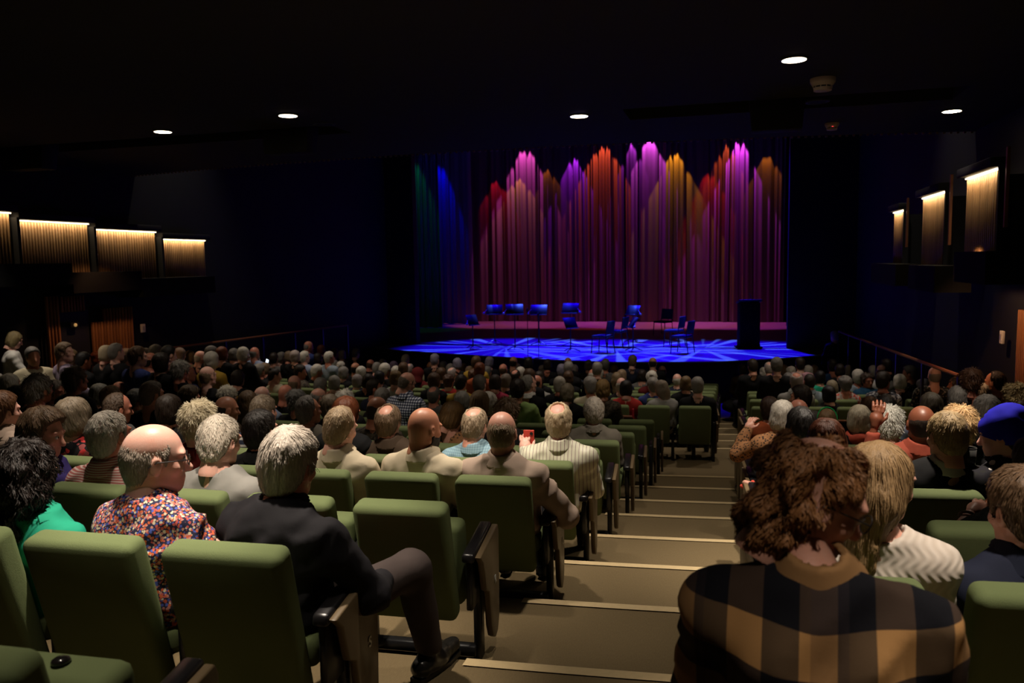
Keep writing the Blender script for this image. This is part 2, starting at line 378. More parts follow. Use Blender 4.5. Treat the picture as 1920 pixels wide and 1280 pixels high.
def nets(fn, lo, hi, cell):
    lo = np.array(lo, np.float32); hi = np.array(hi, np.float32)
    n = np.maximum(np.ceil((hi-lo)/cell).astype(int)+1, 3)
    g = np.stack(np.meshgrid(*[lo[i]+cell*np.arange(n[i], dtype=np.float32) for i in range(3)], indexing='ij'), -1)
    v = fn(g).astype(np.float32); ins = v < 0
    nx, ny, nz = n-1
    cnt = np.zeros((nx, ny, nz), np.float32); acc = np.zeros((nx, ny, nz, 3), np.float32)
    for ax in range(3):
        s0 = [slice(None)]*3; s1 = [slice(None)]*3; s0[ax] = slice(0, -1); s1[ax] = slice(1, None)
        a, b = v[tuple(s0)], v[tuple(s1)]; ch = (a < 0) != (b < 0)
        t = np.where(ch, a/np.where(ch, a-b, 1), 0)
        P = g[tuple(s0)].copy(); P[..., ax] += t*cell; P *= ch[..., None]
        o = [i for i in range(3) if i != ax]
        for d0 in (0, 1):
            for d1 in (0, 1):
                sl = [slice(None)]*3
                sl[o[0]] = slice(d0, d0+(n[o[0]]-1)); sl[o[1]] = slice(d1, d1+(n[o[1]]-1))
                cnt += ch[tuple(sl)]; acc += P[tuple(sl)]
    m = cnt > 0; idx = -np.ones(m.shape, np.int64); idx[m] = np.arange(m.sum())
    V = acc[m]/cnt[m][:, None]; Q = []
    for ax in range(3):
        o = [(ax+1) % 3, (ax+2) % 3]
        s0 = [slice(1, -1)]*3; s1 = [slice(1, -1)]*3; s0[ax] = slice(0, -1); s1[ax] = slice(1, None)
        a, b = ins[tuple(s0)], ins[tuple(s1)]; ch = a != b
        I = np.argwhere(ch)
        if not len(I): continue
        for k in o: I[:, k] += 1
        def at(d0, d1):
            J = I.copy(); J[:, o[0]] -= d0; J[:, o[1]] -= d1; return idx[J[:, 0], J[:, 1], J[:, 2]]
        q = np.stack([at(1, 1), at(0, 1), at(0, 0), at(1, 0)], 1)
        fl = ~a[ch]; q[fl] = q[fl][:, ::-1]; Q.append(q)
    Q = np.concatenate(Q) if Q else np.zeros((0, 4), int)
    return V, Q[(Q >= 0).all(1)]
def rotm(yaw=0, pitch=0, roll=0):           # degrees: yaw + turns right, pitch + nods down, roll + tips right
    y, p, r = [math.radians(a) for a in (-yaw, -pitch, roll)]
    return np.array(Matrix.Rotation(y, 3, 'Z') @ Matrix.Rotation(p, 3, 'X') @ Matrix.Rotation(r, 3, 'Y'), np.float32)
# ================================================================ the room
def noisy(name, c, k=.25, scale=6., rough=.8, spec=.2, bump=.2, bs=60.):
    m = principled(name, c, rough, spec); t = NT(m); o = t.coord(); t.base(t.mix(t.noise(o, scale, 4), sc(c, 1-k), sc(c, 1+k)))
    if bump: t.bump(t.noise(o, bs, 3), bump, .004)
    return m
def carpet():
    m = principled('aisle_carpet', (.17, .13, .07), .95, .1); t = NT(m); o = t.coord()
    f = t.noise(t.mapping(o, (40, 7, 1)), 6.0, 3, .7); g = t.noise(o, 260, 2, .7)
    c_ = t.mix(f, (.125, .090, .046), (.22, .165, .088)); t.base(t.mix(t.math('MULTIPLY', g, .6), c_, (.10, .075, .04), 'MIX')); t.bump(g, .5, .004); return m
M_CARPET = carpet()
M_BLACK = noisy('black_paint', (.012, .012, .013), .2, 3, .7, .25, .1)
M_DARK = principled('matt_black', (.004, .004, .004), .8, .1)
M_WALL = noisy('wall_paint', (.013, .014, .016), .15, 2, .75, .25, .1)
M_CEIL = noisy('soffit_paint', (.030, .028, .028), .1, 2, .85, .15, .1)
M_STAGE = noisy('stage_floor', (.22, .21, .20), .12, 3, .45, .35, .1, 30)
M_NOSE = noisy('nosing_strip', (.52, .40, .22), .12, 40, .6, .3, .3, 300)
M_STEEL = principled('black_steel', (.010, .010, .011), .35, .5)
M_GLOSSBLK = principled('black_plastic', (.010, .009, .010), .28, .5)
def wood(name, c, rough=.5):
    m = principled(name, c, rough, .3); t = NT(m); o = t.coord()
    oi = t.n('ShaderNodeObjectInfo'); f = t.noise(t.mapping(o, (60, 60, 3)), 2.0, 3)
    c_ = t.mix(f, sc(c, .75), sc(c, 1.2)); t.base(t.mix(oi.outputs['Random'], sc(c, .65), c_)); return m
M_SLAT = wood('slat_oak', (.40, .25, .125)); M_SLATD = wood('slat_cedar', (.36, .15, .055)); M_RAILW = wood('handrail_wood', (.26, .10, .045), .35)
M_RED = principled('red_label', (.5, .02, .04), .5)
NX = 36
xs = np.linspace(XL, XR, NX)
def strip(name, R0, R1, z, z1=None, x0=XL, x1=XR, y0=None, y1=None, n=NX):
    pass
mb = MB(); edges = [(-3.5, -1.31), (1.17, -1.44), (2.14, -1.57)]+[(y, -h) for y, h in NOSE]
lev = []                                                   # (nosing radius or None, level)
for y, z in [(0.2, -1.31), (1.17, -1.44), (2.14, -1.57)]+[(y, -h) for y, h in NOSE]: lev.append((radius_at(AX, y), z))
lev.append((radius_at(AX, 10.75), -2.81))
for q, h in zip((4.283, 4.467, 4.634, 4.797, 4.939, 5.107), (2.85, 2.955, 3.05, 3.15, 3.245, 3.345)): lev.append((radius_at(-.25, q*h), -h))
lev.append((radius_at(-3.9, 19.45), -3.45))
prev = [(x, -3.5) for x in xs]
for i, (R, z) in enumerate(lev):
    cur = [(x, yrow(R, x)) for x in xs]; zn = lev[i+1][1] if i+1 < len(lev) else None
    V = [(x, y, z) for x, y in prev]+[(x, y, z) for x, y in cur]; F = [(j, j+1, NX+j+1, NX+j) for j in range(NX-1)]; mb.add(V, F)
    if zn is not None: mb.add([(x, y, z) for x, y in cur]+[(x, y, zn) for x, y in cur], [(j, j+1, NX+j+1, NX+j) for j in range(NX-1)])
    prev = cur
floor = mb.build('floor', M_CARPET); tag(floor, kind='structure')
# aisle nosing strips, one per step
for i, (R, z) in enumerate(lev[2:-1]):
    if i <= 8: a, b = -1.09, [.15, .12, .11, .20, .21, .20, .14, .10, .10][i]
    else: a, b = -.30, .78
    if i == 9: continue
    n = 8; X = np.linspace(a, b, n); m2 = MB(); wd = .055
    P0 = [(x, yrow(R, x)) for x in X]; P1 = [(x, yrow(R+wd, x)) for x in X]
    V = [(x, y, z+.006) for x, y in P1]+[(x, y+.006, z+.006) for x, y in P0]+[(x, y+.006, z-.03) for x, y in P0]
    m2.add(V, [(j, j+1, n+j+1, n+j) for j in range(n-1)]+[(n+j, n+j+1, 2*n+j+1, 2*n+j) for j in range(n-1)])
    m2.build('nosing_strip', M_NOSE, floor)
def struct(name, mbx, mat, **kw): return tag(mbx.build(name, mat, **kw), kind='structure')
struct('wall_left', MB().box((XL-.1, 9.5, 2.3), (.2, 27, 11.8)), M_WALL)
struct('wall_right', MB().box((XR+.1, 9.5, 2.3), (.2, 27, 11.8)), M_WALL)
struct('wall_back', MB().box((-3.8, -3.6, 2.3), (13.4, .2, 11.8)), M_WALL)
PL, PR = -9.43, 1.43
pw = MB(); pw.box((PL-2.6, 23.1, 2.0), (5.2, .3, 11)); pw.box((PR+2.6, 23.1, 2.0), (5.2, .3, 11)); pw.box((-4.0, 23.1, 6.3), (PR-PL, .3, 2.4))
struct('wall_stage', pw, M_BLACK)
sb = MB(); sb.box((-4, 34.2, 2.5), (24, .2, 11)); sb.box((-15, 28.6, 2.5), (.2, 11, 11)); sb.box((7, 28.6, 2.5), (.2, 11, 11)); sb.box((-4, 28.6, 8.2), (24, 11.4, .2))
struct('wall_rear', sb, M_BLACK)
struct('ceiling', MB().box((-3.8, 17.2, 7.6), (13.4, 12, .2)), M_BLACK)
# stage with a curved apron
EDGE = [(640, 645), (760, 657), (900, 666), (1040, 674), (1150, 678), (1250, 678), (1350, 677), (1450, 672), (1540, 665)]
pl = [tuple(at_z(u, v, STAGE_Z)[:2]) for u, v in EDGE]
pl = [(-12.6, 23.3)]+pl+[(3.1, 22.6), (3.1, 23.0)]
st = MB(); st.prism(pl, -3.5, STAGE_Z-.03); struct('trim_stage_front', st, M_BLACK); st = MB(); st.prism(pl, STAGE_Z-.03, STAGE_Z); struct('floor_stage_apron', st, M_STAGE)
st = MB(); st.box((-4, 28.5, STAGE_Z-.05), (22, 11.2, .1)); struct('floor_stage', st, M_STAGE)
# soffit under the balcony: curved front edge, two lighting slots
FR = [at_z(u, v, SOFFIT) for u, v in ((0, 349), (205, 328), (570, 306), (940, 285), (1210, 277), (1480, 268), (1920, 262))]
RF = 30.3                                               # fitted radius of the front edge
YF = 11.55+RF
def yfront(x): return YF-math.sqrt(RF*RF-(x+3.9)**2)
so = MB()
def quad(x0, x1, y0, y1, z): so.add([(x0, y0, z), (x1, y0, z), (x1, y1, z), (x0, y1, z)], [(0, 1, 2, 3)])
YS, YA, YB = 6.3, 9.05, 9.75
quad(XL, XR, YS, YA-.25, SOFFIT); quad(-4.65, -1.2, YA-.25, YB, SOFFIT); quad(2.25, XR, YA-.25, YB, SOFFIT)
quad(-1.2, 2.25, YA-.25, YA, SOFFIT); quad(XL, -4.65, YB-.35, YB, SOFFIT)
for i in range(NX-1):
    a, b = xs[i], xs[i+1]; so.add([(a, YB, SOFFIT), (b, YB, SOFFIT), (b, yfront(b), SOFFIT), (a, yfront(a), SOFFIT)], [(0, 1, 2, 3)])
    so.add([(a, yfront(a), SOFFIT), (b, yfront(b), SOFFIT), (b, yfront(b), SOFFIT+1.0), (a, yfront(a), SOFFIT+1.0)], [(0, 1, 2, 3)])
for x0, x1, y0, y1 in ((-1.2, 2.25, YA, YB), (XL, -4.65, YA-.25, YB-.35)):
    V = [(x0, y0, SOFFIT), (x1, y0, SOFFIT), (x1, y1, SOFFIT), (x0, y1, SOFFIT)]+[(x0, y0, SOFFIT+.6), (x1, y0, SOFFIT+.6), (x1, y1, SOFFIT+.6), (x0, y1, SOFFIT+.6)]
    so.add(V, [(0, 1, 5, 4), (1, 2, 6, 5), (2, 3, 7, 6), (3, 0, 4, 7), (4, 5, 6, 7)])
quad(XL, XR, -3.5, YS, SOFFIT-.02); so.add([(XL, YS, SOFFIT-.02), (XR, YS, SOFFIT-.02), (XR, YS, SOFFIT), (XL, YS, SOFFIT)], [(0, 1, 2, 3)])
struct('ceiling_soffit', so, M_CEIL)
# fine row of studs along the balcony front edge
stt = MB()
for i in range(150):
    x = XL+.05+(XR-XL-.1)*i/149; stt.box((x, yfront(x)-.02, SOFFIT-.012), (.03, .03, .024))
trim = stt.build('trim_1', principled('edge_studs', (.25, .16, .08), .4)); tag(trim, kind='structure')
# hanging loudspeakers in the slots
for (u0, u1, v0, v1), y, lab in (((1400, 1512, 213, 250), 9.4, 'black loudspeaker box hanging in the ceiling slot on the right'), ((500, 592, 258, 292), 9.1, 'black loudspeaker box hanging at the right end of the left ceiling slot'), ((15, 100, 292, 322), 9.1, 'black loudspeaker box hanging in the left ceiling slot near the picture edge')):
    a = at_y(u0, v1, y); b = at_y(u1, v0, y); t = empty('loudspeaker', ((a[0]+b[0])/2, y, a[2])); tag(t, lab, 'loudspeaker', 'loudspeakers in the ceiling slots')
    wd, hh = b[0]-a[0], SOFFIT+.35-a[2]; m = MB(); m.add([(-wd/2, -.15, hh), (wd/2, -.15, hh), (wd*.42, -.15, 0), (-wd*.42, -.15, 0), (-wd/2, .2, hh), (wd/2, .2, hh), (wd*.42, .1, 0), (-wd*.42, .1, 0)], [(0, 1, 2, 3), (4, 7, 6, 5), (0, 4, 5, 1), (3, 2, 6, 7), (0, 3, 7, 4), (1, 5, 6, 2)])
    m.build('cabinet', M_BLACK, t, bevel=.01); MB().box((0, 0, hh+.12), (.05, .05, .26)).build('bracket', M_STEEL, t)
# recessed downlights
M_LAMP = principled('lamp_glow', (1, 1, 1), .5, emis=(1.0, .80, .55), es=14.0); M_TRIM = principled('lamp_trim', (.05, .045, .04), .4)
LLAB = ['round recessed ceiling lamp at top right beside the smoke detector', 'round recessed ceiling lamp, second from the left wall', 'round recessed ceiling lamp nearest the left wall', 'round recessed ceiling lamp above the middle of the red curtain', 'round recessed ceiling lamp at far right beside the slot']
for i, (x, y) in enumerate(DOWN):
    t = empty('downlight', (x, y, SOFFIT)); tag(t, LLAB[i], 'ceiling lamp', 'recessed ceiling lamps')
    MB().lathe([(.085, -.002), (.115, -.002), (.115, -.010), (.095, -.012), (.085, -.002)], n=28).build('trim_ring', M_TRIM, t)
    MB().lathe([(.001, -.006), (.098, -.006), (.098, -.013), (.001, -.013)], n=28).build('lamp_disc', M_LAMP, t)
def detector(u, v, y, r, lab, led=False):
    P = at_z(u, v, SOFFIT); t = empty('smoke_detector', (P[0], P[1], SOFFIT)); tag(t, lab, 'smoke detector')
    W = principled('detector_plastic', (.62, .50, .42), .5)
    MB().lathe([(r, 0), (r, -.2*r), (r*.98, -.32*r), (r*.78, -.62*r)], n=26).build('base', W, t)
    MB().lathe([(r*.68, -.6*r), (r*.68, -.80*r)], n=26).build('vent', M_BLACK, t)
    m = MB().lathe([(r*.74, -.74*r), (r*.70, -.98*r), (r*.3, -1.04*r), (.001, -1.05*r)], n=26)
    for k in range(10): m.box((r*.72*math.cos(k*.628), r*.72*math.sin(k*.628), -.68*r), (.008, .008, .16*r))
    m.build('cover', W, t)
    if led: MB().box((0, -r*.76, -.5*r), (.018, .01, .014)).build('indicator', principled('led_red', (.9, .05, .05), .4, emis=(1, .05, .05), es=4), t)
detector(1543, 147, 8.1, .115, 'white smoke detector on the dark ceiling below the right lamp')
detector(1560, 231, 10.6, .085, 'small flat smoke detector with red indicator beyond the right slot', True)
for u, v, lab in ((608, 232, 'dark round ceiling grille beside the second lamp from left'), (1532, 190, 'dark round ceiling grille below the smoke detector')):
    P = at_z(u, v, SOFFIT); t = empty('ceiling_grille', (P[0], P[1], SOFFIT)); tag(t, lab, 'grille')
    MB().lathe([(.10, 0), (.13, 0), (.125, -.012), (.10, -.012), (.10, 0)], n=24).build('ring', principled('grille_ring', (.035, .033, .032), .6), t); MB().lathe([(.001, -.004), (.10, -.004), (.10, -.008), (.001, -.008)], n=24).build('mesh_disc', M_BLACK, t)

# ---------------------------------------------------------------- side boxes with slatted, top-lit fronts
M_LED = principled('led_strip', (1, 1, 1), .5, emis=(1.0, .78, .48), es=7.0)
SLAT = {}
def slat_mesh(h):
    k = round(h, 2)
    if k not in SLAT: SLAT[k] = MB().box((0, 0, -h/2), (.05, .030, h)).mesh('slat', bevel=.004, seg=1); SLAT[k].materials.append(M_SLAT)
    return SLAT[k]
def side_box(side, y0, y1, zt, zb, label, n, power, fin=True):
    X = -10.2 if side < 0 else 2.65; s = -side
    t = empty('side_box', (X, (y0+y1)/2, zt)); tag(t, label, 'balcony box', 'stepped balcony boxes with slatted fronts'); L = y1-y0; h = zt-zb
    MB().box((-s*.04, 0, -h/2), (.02, L, h)).build('backing', M_BLACK, t)
    if side > 0: MB().box((.25, 0, -h*.5-.1), (.40, L+.1, h*1.1)).build('box_body', M_WALL, t)
    for k in range(n):
        o = bpy.data.objects.new('slat', slat_mesh(h)); COL.objects.link(o); o.parent = t; o.location = (0, -L/2+L*(k+.5)/n, -.006); o.scale = (1, L/n*.55/.030, 1)
    MB().box((s*.012, 0, .010), (.05, L+.03, .012)).build('led_strip', M_LED, t)
    MB().box((s*.03, .0, .075), (.17, L+.14, .10)).build('cap', M_BLACK, t, bevel=.008)
    l = bpy.data.lights.new('led_light', 'AREA'); l.shape = 'RECTANGLE'; l.size = .03; l.size_y = L; l.energy = power; l.color = (1.0, .72, .42)
    lo = bpy.data.objects.new('led_light', l); COL.objects.link(lo); lo.parent = t; lo.location = (s*.055, 0, .0); lo.rotation_euler = (0, 0, 0)
    if fin:
        MB().box((s*.0 if side > 0 else s*.05, -L/2-.09, -h*.5), (.08 if side > 0 else .14, .05, h+.1)).build('side_fin', M_WALL, t)
        if side > 0: MB().box((s*.03, -L/2-.34, -h*.35+.1), (.03, .04, h*.9)).build('fin_edge', M_RAILW, t)
side_box(-1, 8.15, 9.42, .82, .05, 'slatted box front cut off by the left edge of the picture', 22, 2.6)
side_box(-1, 9.56, 10.88, .72, -.15, 'slatted box front on the left wall, widest of the lit ones', 24, 2.8)
side_box(-1, 11.02, 12.46, .635, -.25, 'slatted box front on the left wall, middle of the three whole ones', 24, 2.8)
side_box(-1, 12.62, 13.87, .51, -.24, 'slatted box front on the left wall nearest the stage', 24, 2.8)
side_box(1, 14.2, 15.0, .70, -.15, 'narrow slatted box front on the right wall nearest the stage', 8, 2.0)
side_box(1, 11.6, 12.85, .79, -.18, 'slatted box front on the right wall, middle one', 16, 2.8)
side_box(1, 9.45, 10.6, .86, -.02, 'slatted box front on the right wall, tallest and nearest', 16, 3.0)
fa = MB()
for y0, y1, zt in ((8.0, 10.06, .09), (10.06, 11.55, -.05), (11.55, 13.55, -.18)): fa.box((-10.0, (y0+y1)/2, zt-.16), (.5, y1-y0, .32))
struct('trim_2', fa, M_DARK)
fa = MB()
for y0, y1, zt in ((8.6, 9.75, .02), (10.6, 12.1, -.14), (13, 15.2, -.14)): fa.box((2.52, (y0+y1)/2, zt-.16), (.4, y1-y0, .32))
struct('trim_3', fa, M_DARK)
# lower left: doorway with cedar slats
def slat_wall(label, segs, x, side, mat, group=None):
    t = empty('slat_wall', (x, segs[0][0], -1.5)); tag(t, label, 'slatted wall', group)
    for y0, y1, zb, zt, n in segs:
        me = MB().box((0, 0, 0), (.05, .030, zt-zb)).mesh('slat', bevel=.004, seg=1); me.materials.append(mat)
        for k in range(n):
            o = bpy.data.objects.new('slat', me); COL.objects.link(o); o.parent = t; o.location = (0, y0+(y1-y0)*(k+.5)/n-segs[0][0], (zb+zt)/2+1.5)
    return t
A = lambda u, v: at_x(u, v, -10.22)
slat_wall('reddish slat wall around the dark doorway on the left', [(A(86, 600)[1], A(112, 600)[1], -2.5, A(90, 556)[2], 4), (A(112, 570)[1], A(158, 570)[1], A(112, 586)[2], A(112, 556)[2], 8)], -10.22, -1, M_SLATD)
slat_wall('reddish slat wall to the right of the dark doorway', [(A(170, 600)[1], A(192, 600)[1], -2.5, A(180, 603)[2], 4), (A(192, 600)[1], A(249, 600)[1], -2.5, A(200, 578)[2], 10)], -10.22, -1, M_SLATD)
B_ = lambda u, v: at_x(u, v, 3.05)
slat_wall('reddish slat wall at the right edge of the picture', [(B_(1934, 640)[1], B_(1904, 640)[1], -2.3, B_(1905, 580)[2], 9)], 3.08, 1, M_SLATD)
dm = MB().box((0, 0, 0), (.05, A(168, 620)[1]-A(112, 620)[1], 1.9)); P = A(140, 600)
d1 = dm.build('door_1', noisy('door_paint', (.022, .023, .028), .1, 2, .6, .3, 0), loc=(-10.26, P[1], -1.62)); tag(d1, kind='structure')
P = A(133, 609); t = empty('exit_lamp', (-10.16, P[1], P[2])); tag(t, 'dim golden lamp above the dark doorway on the left', 'lamp')
MB().box((0, 0, 0), (.05, .16, .09)).build('housing', M_BLACK, t, bevel=.01); MB().lathe([(.03, 0), (.026, .02), (.001, .03)], n=12, M=Matrix.Translation((.02, 0, 0)) @ Matrix.Rotation(math.pi/2, 4, 'Y')).build('lens', principled('brass_lens', (.7, .45, .15), .3, emis=(.9, .55, .2), es=.25), t)
for u, v, fn, lab in ((268, 615, A, 'small white switch plate on the dark left wall'), (1879, 632, B_, 'small white switch plate on the dark right wall')):
    P = fn(u, v); t = empty('switch_plate', (P[0], P[1], P[2])); tag(t, lab, 'switch plate')
    MB().box((0, 0, 0), (.03, .10, .15)).build('plate', principled('plate_white', (.7, .68, .64), .5), t, bevel=.004); MB().box((.018 if u < 900 else -.018, 0, 0), (.006, .04, .07)).build('panel', principled('plate_grey', (.4, .39, .38), .4), t)
for nm, X, ya, yb, z0, z1, lab in (('l', -9.95, 11.4, 19.4, -1.45, -1.62, 'reddish wooden handrail along the dark left wall'), ('r', 2.45, 9.9, 20.5, -1.36, -1.80, 'reddish wooden handrail descending along the right wall')):
    t = empty('handrail', (X, ya, -3)); tag(t, lab, 'handrail')
    MB().tube([(0, 0, z0+3), (0, yb-ya, z1+3)], .024, 8).build('rail', M_RAILW, t)
    for k in range(7):
        f = k/6; y = (yb-ya)*f; zt = z0+(z1-z0)*f+3; MB().box((0, y, (zt-.4)/2), (.03, .06, zt+.4)).build('post', M_STEEL, t)
# barrier in front of the rear block
for x0, x1, lab in ((-4.6, -1.27, 'low wooden-topped barrier in front of the left rear seats'), (.62, 1.55, 'low wooden-topped barrier end at the right block')):
    y = 10.55 if x0 < 0 else 10.75; t = empty('barrier', ((x0+x1)/2, y, -2.83)); tag(t, lab, 'barrier'); L = x1-x0
    MB().box((0, 0, .745), (L, .07, .025)).build('top_rail', M_RAILW, t, bevel=.006); MB().box((0, .02, .62), (L, .025, .22)).build('panel', M_BLACK, t)
    n = max(2, int(L/.8))
    for k in range(n+1): MB().box((-L/2+.03+(L-.06)*k/n, .02, .26), (.04, .04, .52)).build('post', M_STEEL, t)
    xe = L/2 if x0 < 0 else -L/2; MB().box((xe, 0, .79), (.02, .06, .12)).build('end_plate', M_RED, t)

# ---------------------------------------------------------------- seats
M_GREEN = noisy('green_upholstery', (.155, .195, .085), .12, 5, .88, .15, .35, 500)
M_PANEL = principled('end_panel', (.15, .105, .055), .38, .5); M_LET = principled('letter_white', (.8, .8, .76), .5)
def seat_parts(vac, arm_end):
    P = {}
    w = .214
    m = MB(); m.add([(-w, .135, .24), (w, .135, .24), (w*1.0, -.005, .80), (-w*1.0, -.005, .80), (-w, .23, .26), (w, .23, .26), (w*.97, .105, .822), (-w*.97, .105, .822)], [(0, 1, 2, 3), (4, 7, 6, 5), (0, 4, 5, 1), (3, 2, 6, 7), (0, 3, 7, 4), (1, 5, 6, 2)])
    P['backrest'] = (m.mesh('backrest', bevel=.034, seg=4), M_GREEN)
    m = MB()
    if vac: m.box((0, .32, .46), (.42, .13, .40), Matrix.Translation((0, .32, .46)) @ Matrix.Rotation(.10, 4, 'X') @ Matrix.Translation((0, -.32, -.46)))
    else: m.box((0, .42, .39), (.45, .44, .11))
    P['seat_cushion'] = (m.mesh('seat_cushion', bevel=.035, seg=3), M_GREEN)
    m = MB(); m.add([(.235, .16, .555), (.295, .16, .555), (.295, .50, .60), (.235, .50, .60), (.235, .15, .515), (.295, .15, .515), (.295, .50, .555), (.235, .50, .555)], [(0, 1, 2, 3), (4, 7, 6, 5), (0, 4, 5, 1), (3, 2, 6, 7), (0, 3, 7, 4), (1, 5, 6, 2)])
    P['armrest'] = (m.mesh('armrest', bevel=.012, seg=2), M_GLOSSBLK)
    m = MB(); m.box((.265, .33, .27), (.035, .07, .54)); m.box((.0, .30, .045), (.52, .05, .05)); m.box((.265, .30, .40), (.03, .26, .22))
    P['standard'] = (m.mesh('standard', bevel=.005, seg=1), M_STEEL)
    return P
SEATP = {v: seat_parts(v, False) for v in (0, 1)}
def end_panel_mesh(s):
    poly = [(.15, .545), (.49, .59), (.505, .56), (.50, .30), (.49, .14), (.455, .075), (.41, .06), (.36, .09), (.33, .15), (.30, .33), (.245, .36), (.20, .50)]
    M = Matrix(((0, 0, 1, 0), (1, 0, 0, 0), (0, 1, 0, 0), (0, 0, 0, 1))); m = MB(); m.prism(poly, (.297 if s > 0 else -.327), (.327 if s > 0 else -.297), M)
    return m.mesh('end_panel', bevel=.006, seg=2)
ENDP = {1: end_panel_mesh(1), -1: end_panel_mesh(-1)}
ARM_L = MB(); ARM_L.add([(-.295, .16, .555), (-.235, .16, .555), (-.235, .50, .60), (-.295, .50, .60), (-.295, .15, .515), (-.235, .15, .515), (-.235, .50, .555), (-.295, .50, .555)], [(0, 1, 2, 3), (4, 7, 6, 5), (0, 4, 5, 1), (3, 2, 6, 7), (0, 3, 7, 4), (1, 5, 6, 2)]); ARM_L = ARM_L.mesh('armrest', bevel=.012, seg=2)
for me, m in [x for v in SEATP.values() for x in v.values()]: me.materials.append(m)
for s in (1, -1): ENDP[s].materials.append(M_PANEL)
ARM_L.materials.append(M_GLOSSBLK)
far = MB(); FS = {}
def far_mesh(v):
    m = MB()
    w = .222; m.add([(-w, .135, .24), (w, .135, .24), (w, -.005, .80), (-w, -.005, .80), (-w, .23, .26), (w, .23, .26), (w*.97, .105, .822), (-w*.97, .105, .822)], [(0, 1, 2, 3), (4, 7, 6, 5), (0, 4, 5, 1), (3, 2, 6, 7), (0, 3, 7, 4), (1, 5, 6, 2)])
    m.box((0, .42, .39), (.45, .44, .11)); me = m.mesh('theatre_seat', bevel=.034, seg=2); n1 = len(me.polygons)
    me.materials.append(M_GREEN); return me
FARM = far_mesh(0)
M_STD = MB(); M_STD.box((.265, .33, .28), (.04, .30, .56)); M_STD.box((0, .30, .1), (.05, .05, .2)); M_STD = M_STD.mesh('standard', bevel=.006, seg=1); M_STD.materials.append(M_STEEL)
SEATS = []
def seat(x, R, fl, kind, row, num, blk, end=0, letter=None):
    y = yrow(R, x); rz = math.atan2(x-XC, YC-y)
    t = empty('theatre_seat', (x, y, fl), rz)
    if kind == 'far':
        b = bpy.data.objects.new('backrest', FARM); COL.objects.link(b); b.parent = t
        o = bpy.data.objects.new('standard', M_STD); COL.objects.link(o); o.parent = t
    else:
        for nm, (me, m) in SEATP[1 if kind == 'vac' else 0].items():
            if end < 0 and nm == 'armrest' and False: continue
            o = bpy.data.objects.new(nm, me); COL.objects.link(o); o.parent = t
    if end:
        o = bpy.data.objects.new('end_panel', ENDP[end]); COL.objects.link(o); o.parent = t
        if end < 0: q = bpy.data.objects.new('armrest', ARM_L); COL.objects.link(q); q.parent = t
        if letter:
            c_ = bpy.data.curves.new('letter', 'FONT'); c_.body = letter; c_.size = .055; c_.extrude = .0012; c_.align_x = 'CENTER'; c_.align_y = 'CENTER'; c_.offset = .0012
            tmp = bpy.data.objects.new('tmp', c_); COL.objects.link(tmp); dg = bpy.context.evaluated_depsgraph_get(); me = bpy.data.meshes.new_from_object(tmp.evaluated_get(dg)); bpy.data.objects.remove(tmp)
            lo = link('row_letter', me, o, M_LET); lo.matrix_local = Matrix(((0, 0, 1, .329), (1, 0, 0, .415), (0, 1, 0, .345), (0, 0, 0, 1))); tag(lo, 'white letter '+letter)
    SEATS.append(dict(o=t, row=row, num=num, blk=blk, x=x, y=y, letter=letter, kind=kind)); return t
EDGEX = {-1: -1.245, 0: -1.27, 1: -1.09, 2: -.97, 3: -.93, 4: -.91, 5: -.89, 6: -.87, 7: -.86, 8: -.86}
RIGHT0 = {-1: .22, 0: .31, 1: .42, 2: .47, 3: .46, 4: .46, 5: .46, 6: .44, 7: .42, 8: .9}
OCC = {}
def build_seats():
    occ = {}
    for p in PEOPLE: occ.setdefault(p['row'], []).append(p['x'])
    for idx, R, fl in ROWS:
        if idx < -1: continue
        cand = []
        if idx < 20:
            x = EDGEX[idx]-.285; n = 1
            while x > XL+.3: cand.append((x, n, 'L', 1 if n == 1 else 0)); x -= .53*math.cos(math.atan2(x-XC, 40)); n += 1
            x = RIGHT0[idx]; n = 1
            while x < XR-.2: cand.append((x, n, 'R', -1 if n == 1 else 0)); x += .53; n += 1
        else:
            x = -.49; n = 1
            while x > XL+.5: cand.append((x, n, 'L', 1 if n == 1 else 0)); x -= .56; n += 1
            x = .48; n = 1
            while x < XR-.2: cand.append((x, n, 'R', -1 if n == 1 else 0)); x += .56; n += 1
        for x, n, blk, end in cand:
            y = yrow(R, x); P = np.array([x, y, fl+.82]); u, v, d = pix(P)
            if idx != -1 and (d < .5 or u < -330 or u > 2150 or v > 1330): continue
            if idx == 8 and blk == 'R': continue
            if any(abs(x-s) < .01 for s in ()): continue
            vac = not any(abs(x-q) < .30 for q in occ.get(idx, []))
            if idx == -1 and not (n <= 1 and blk == 'L'): continue
            kind = 'far' if d > 8.5 else ('vac' if vac else 'occ')
            seat(x, R, fl, kind, idx, n, blk, end if d < 13 else 0, {0: 'S', 1: 'R', 2: 'Q'}.get(idx) if blk == 'L' and n == 1 else None)
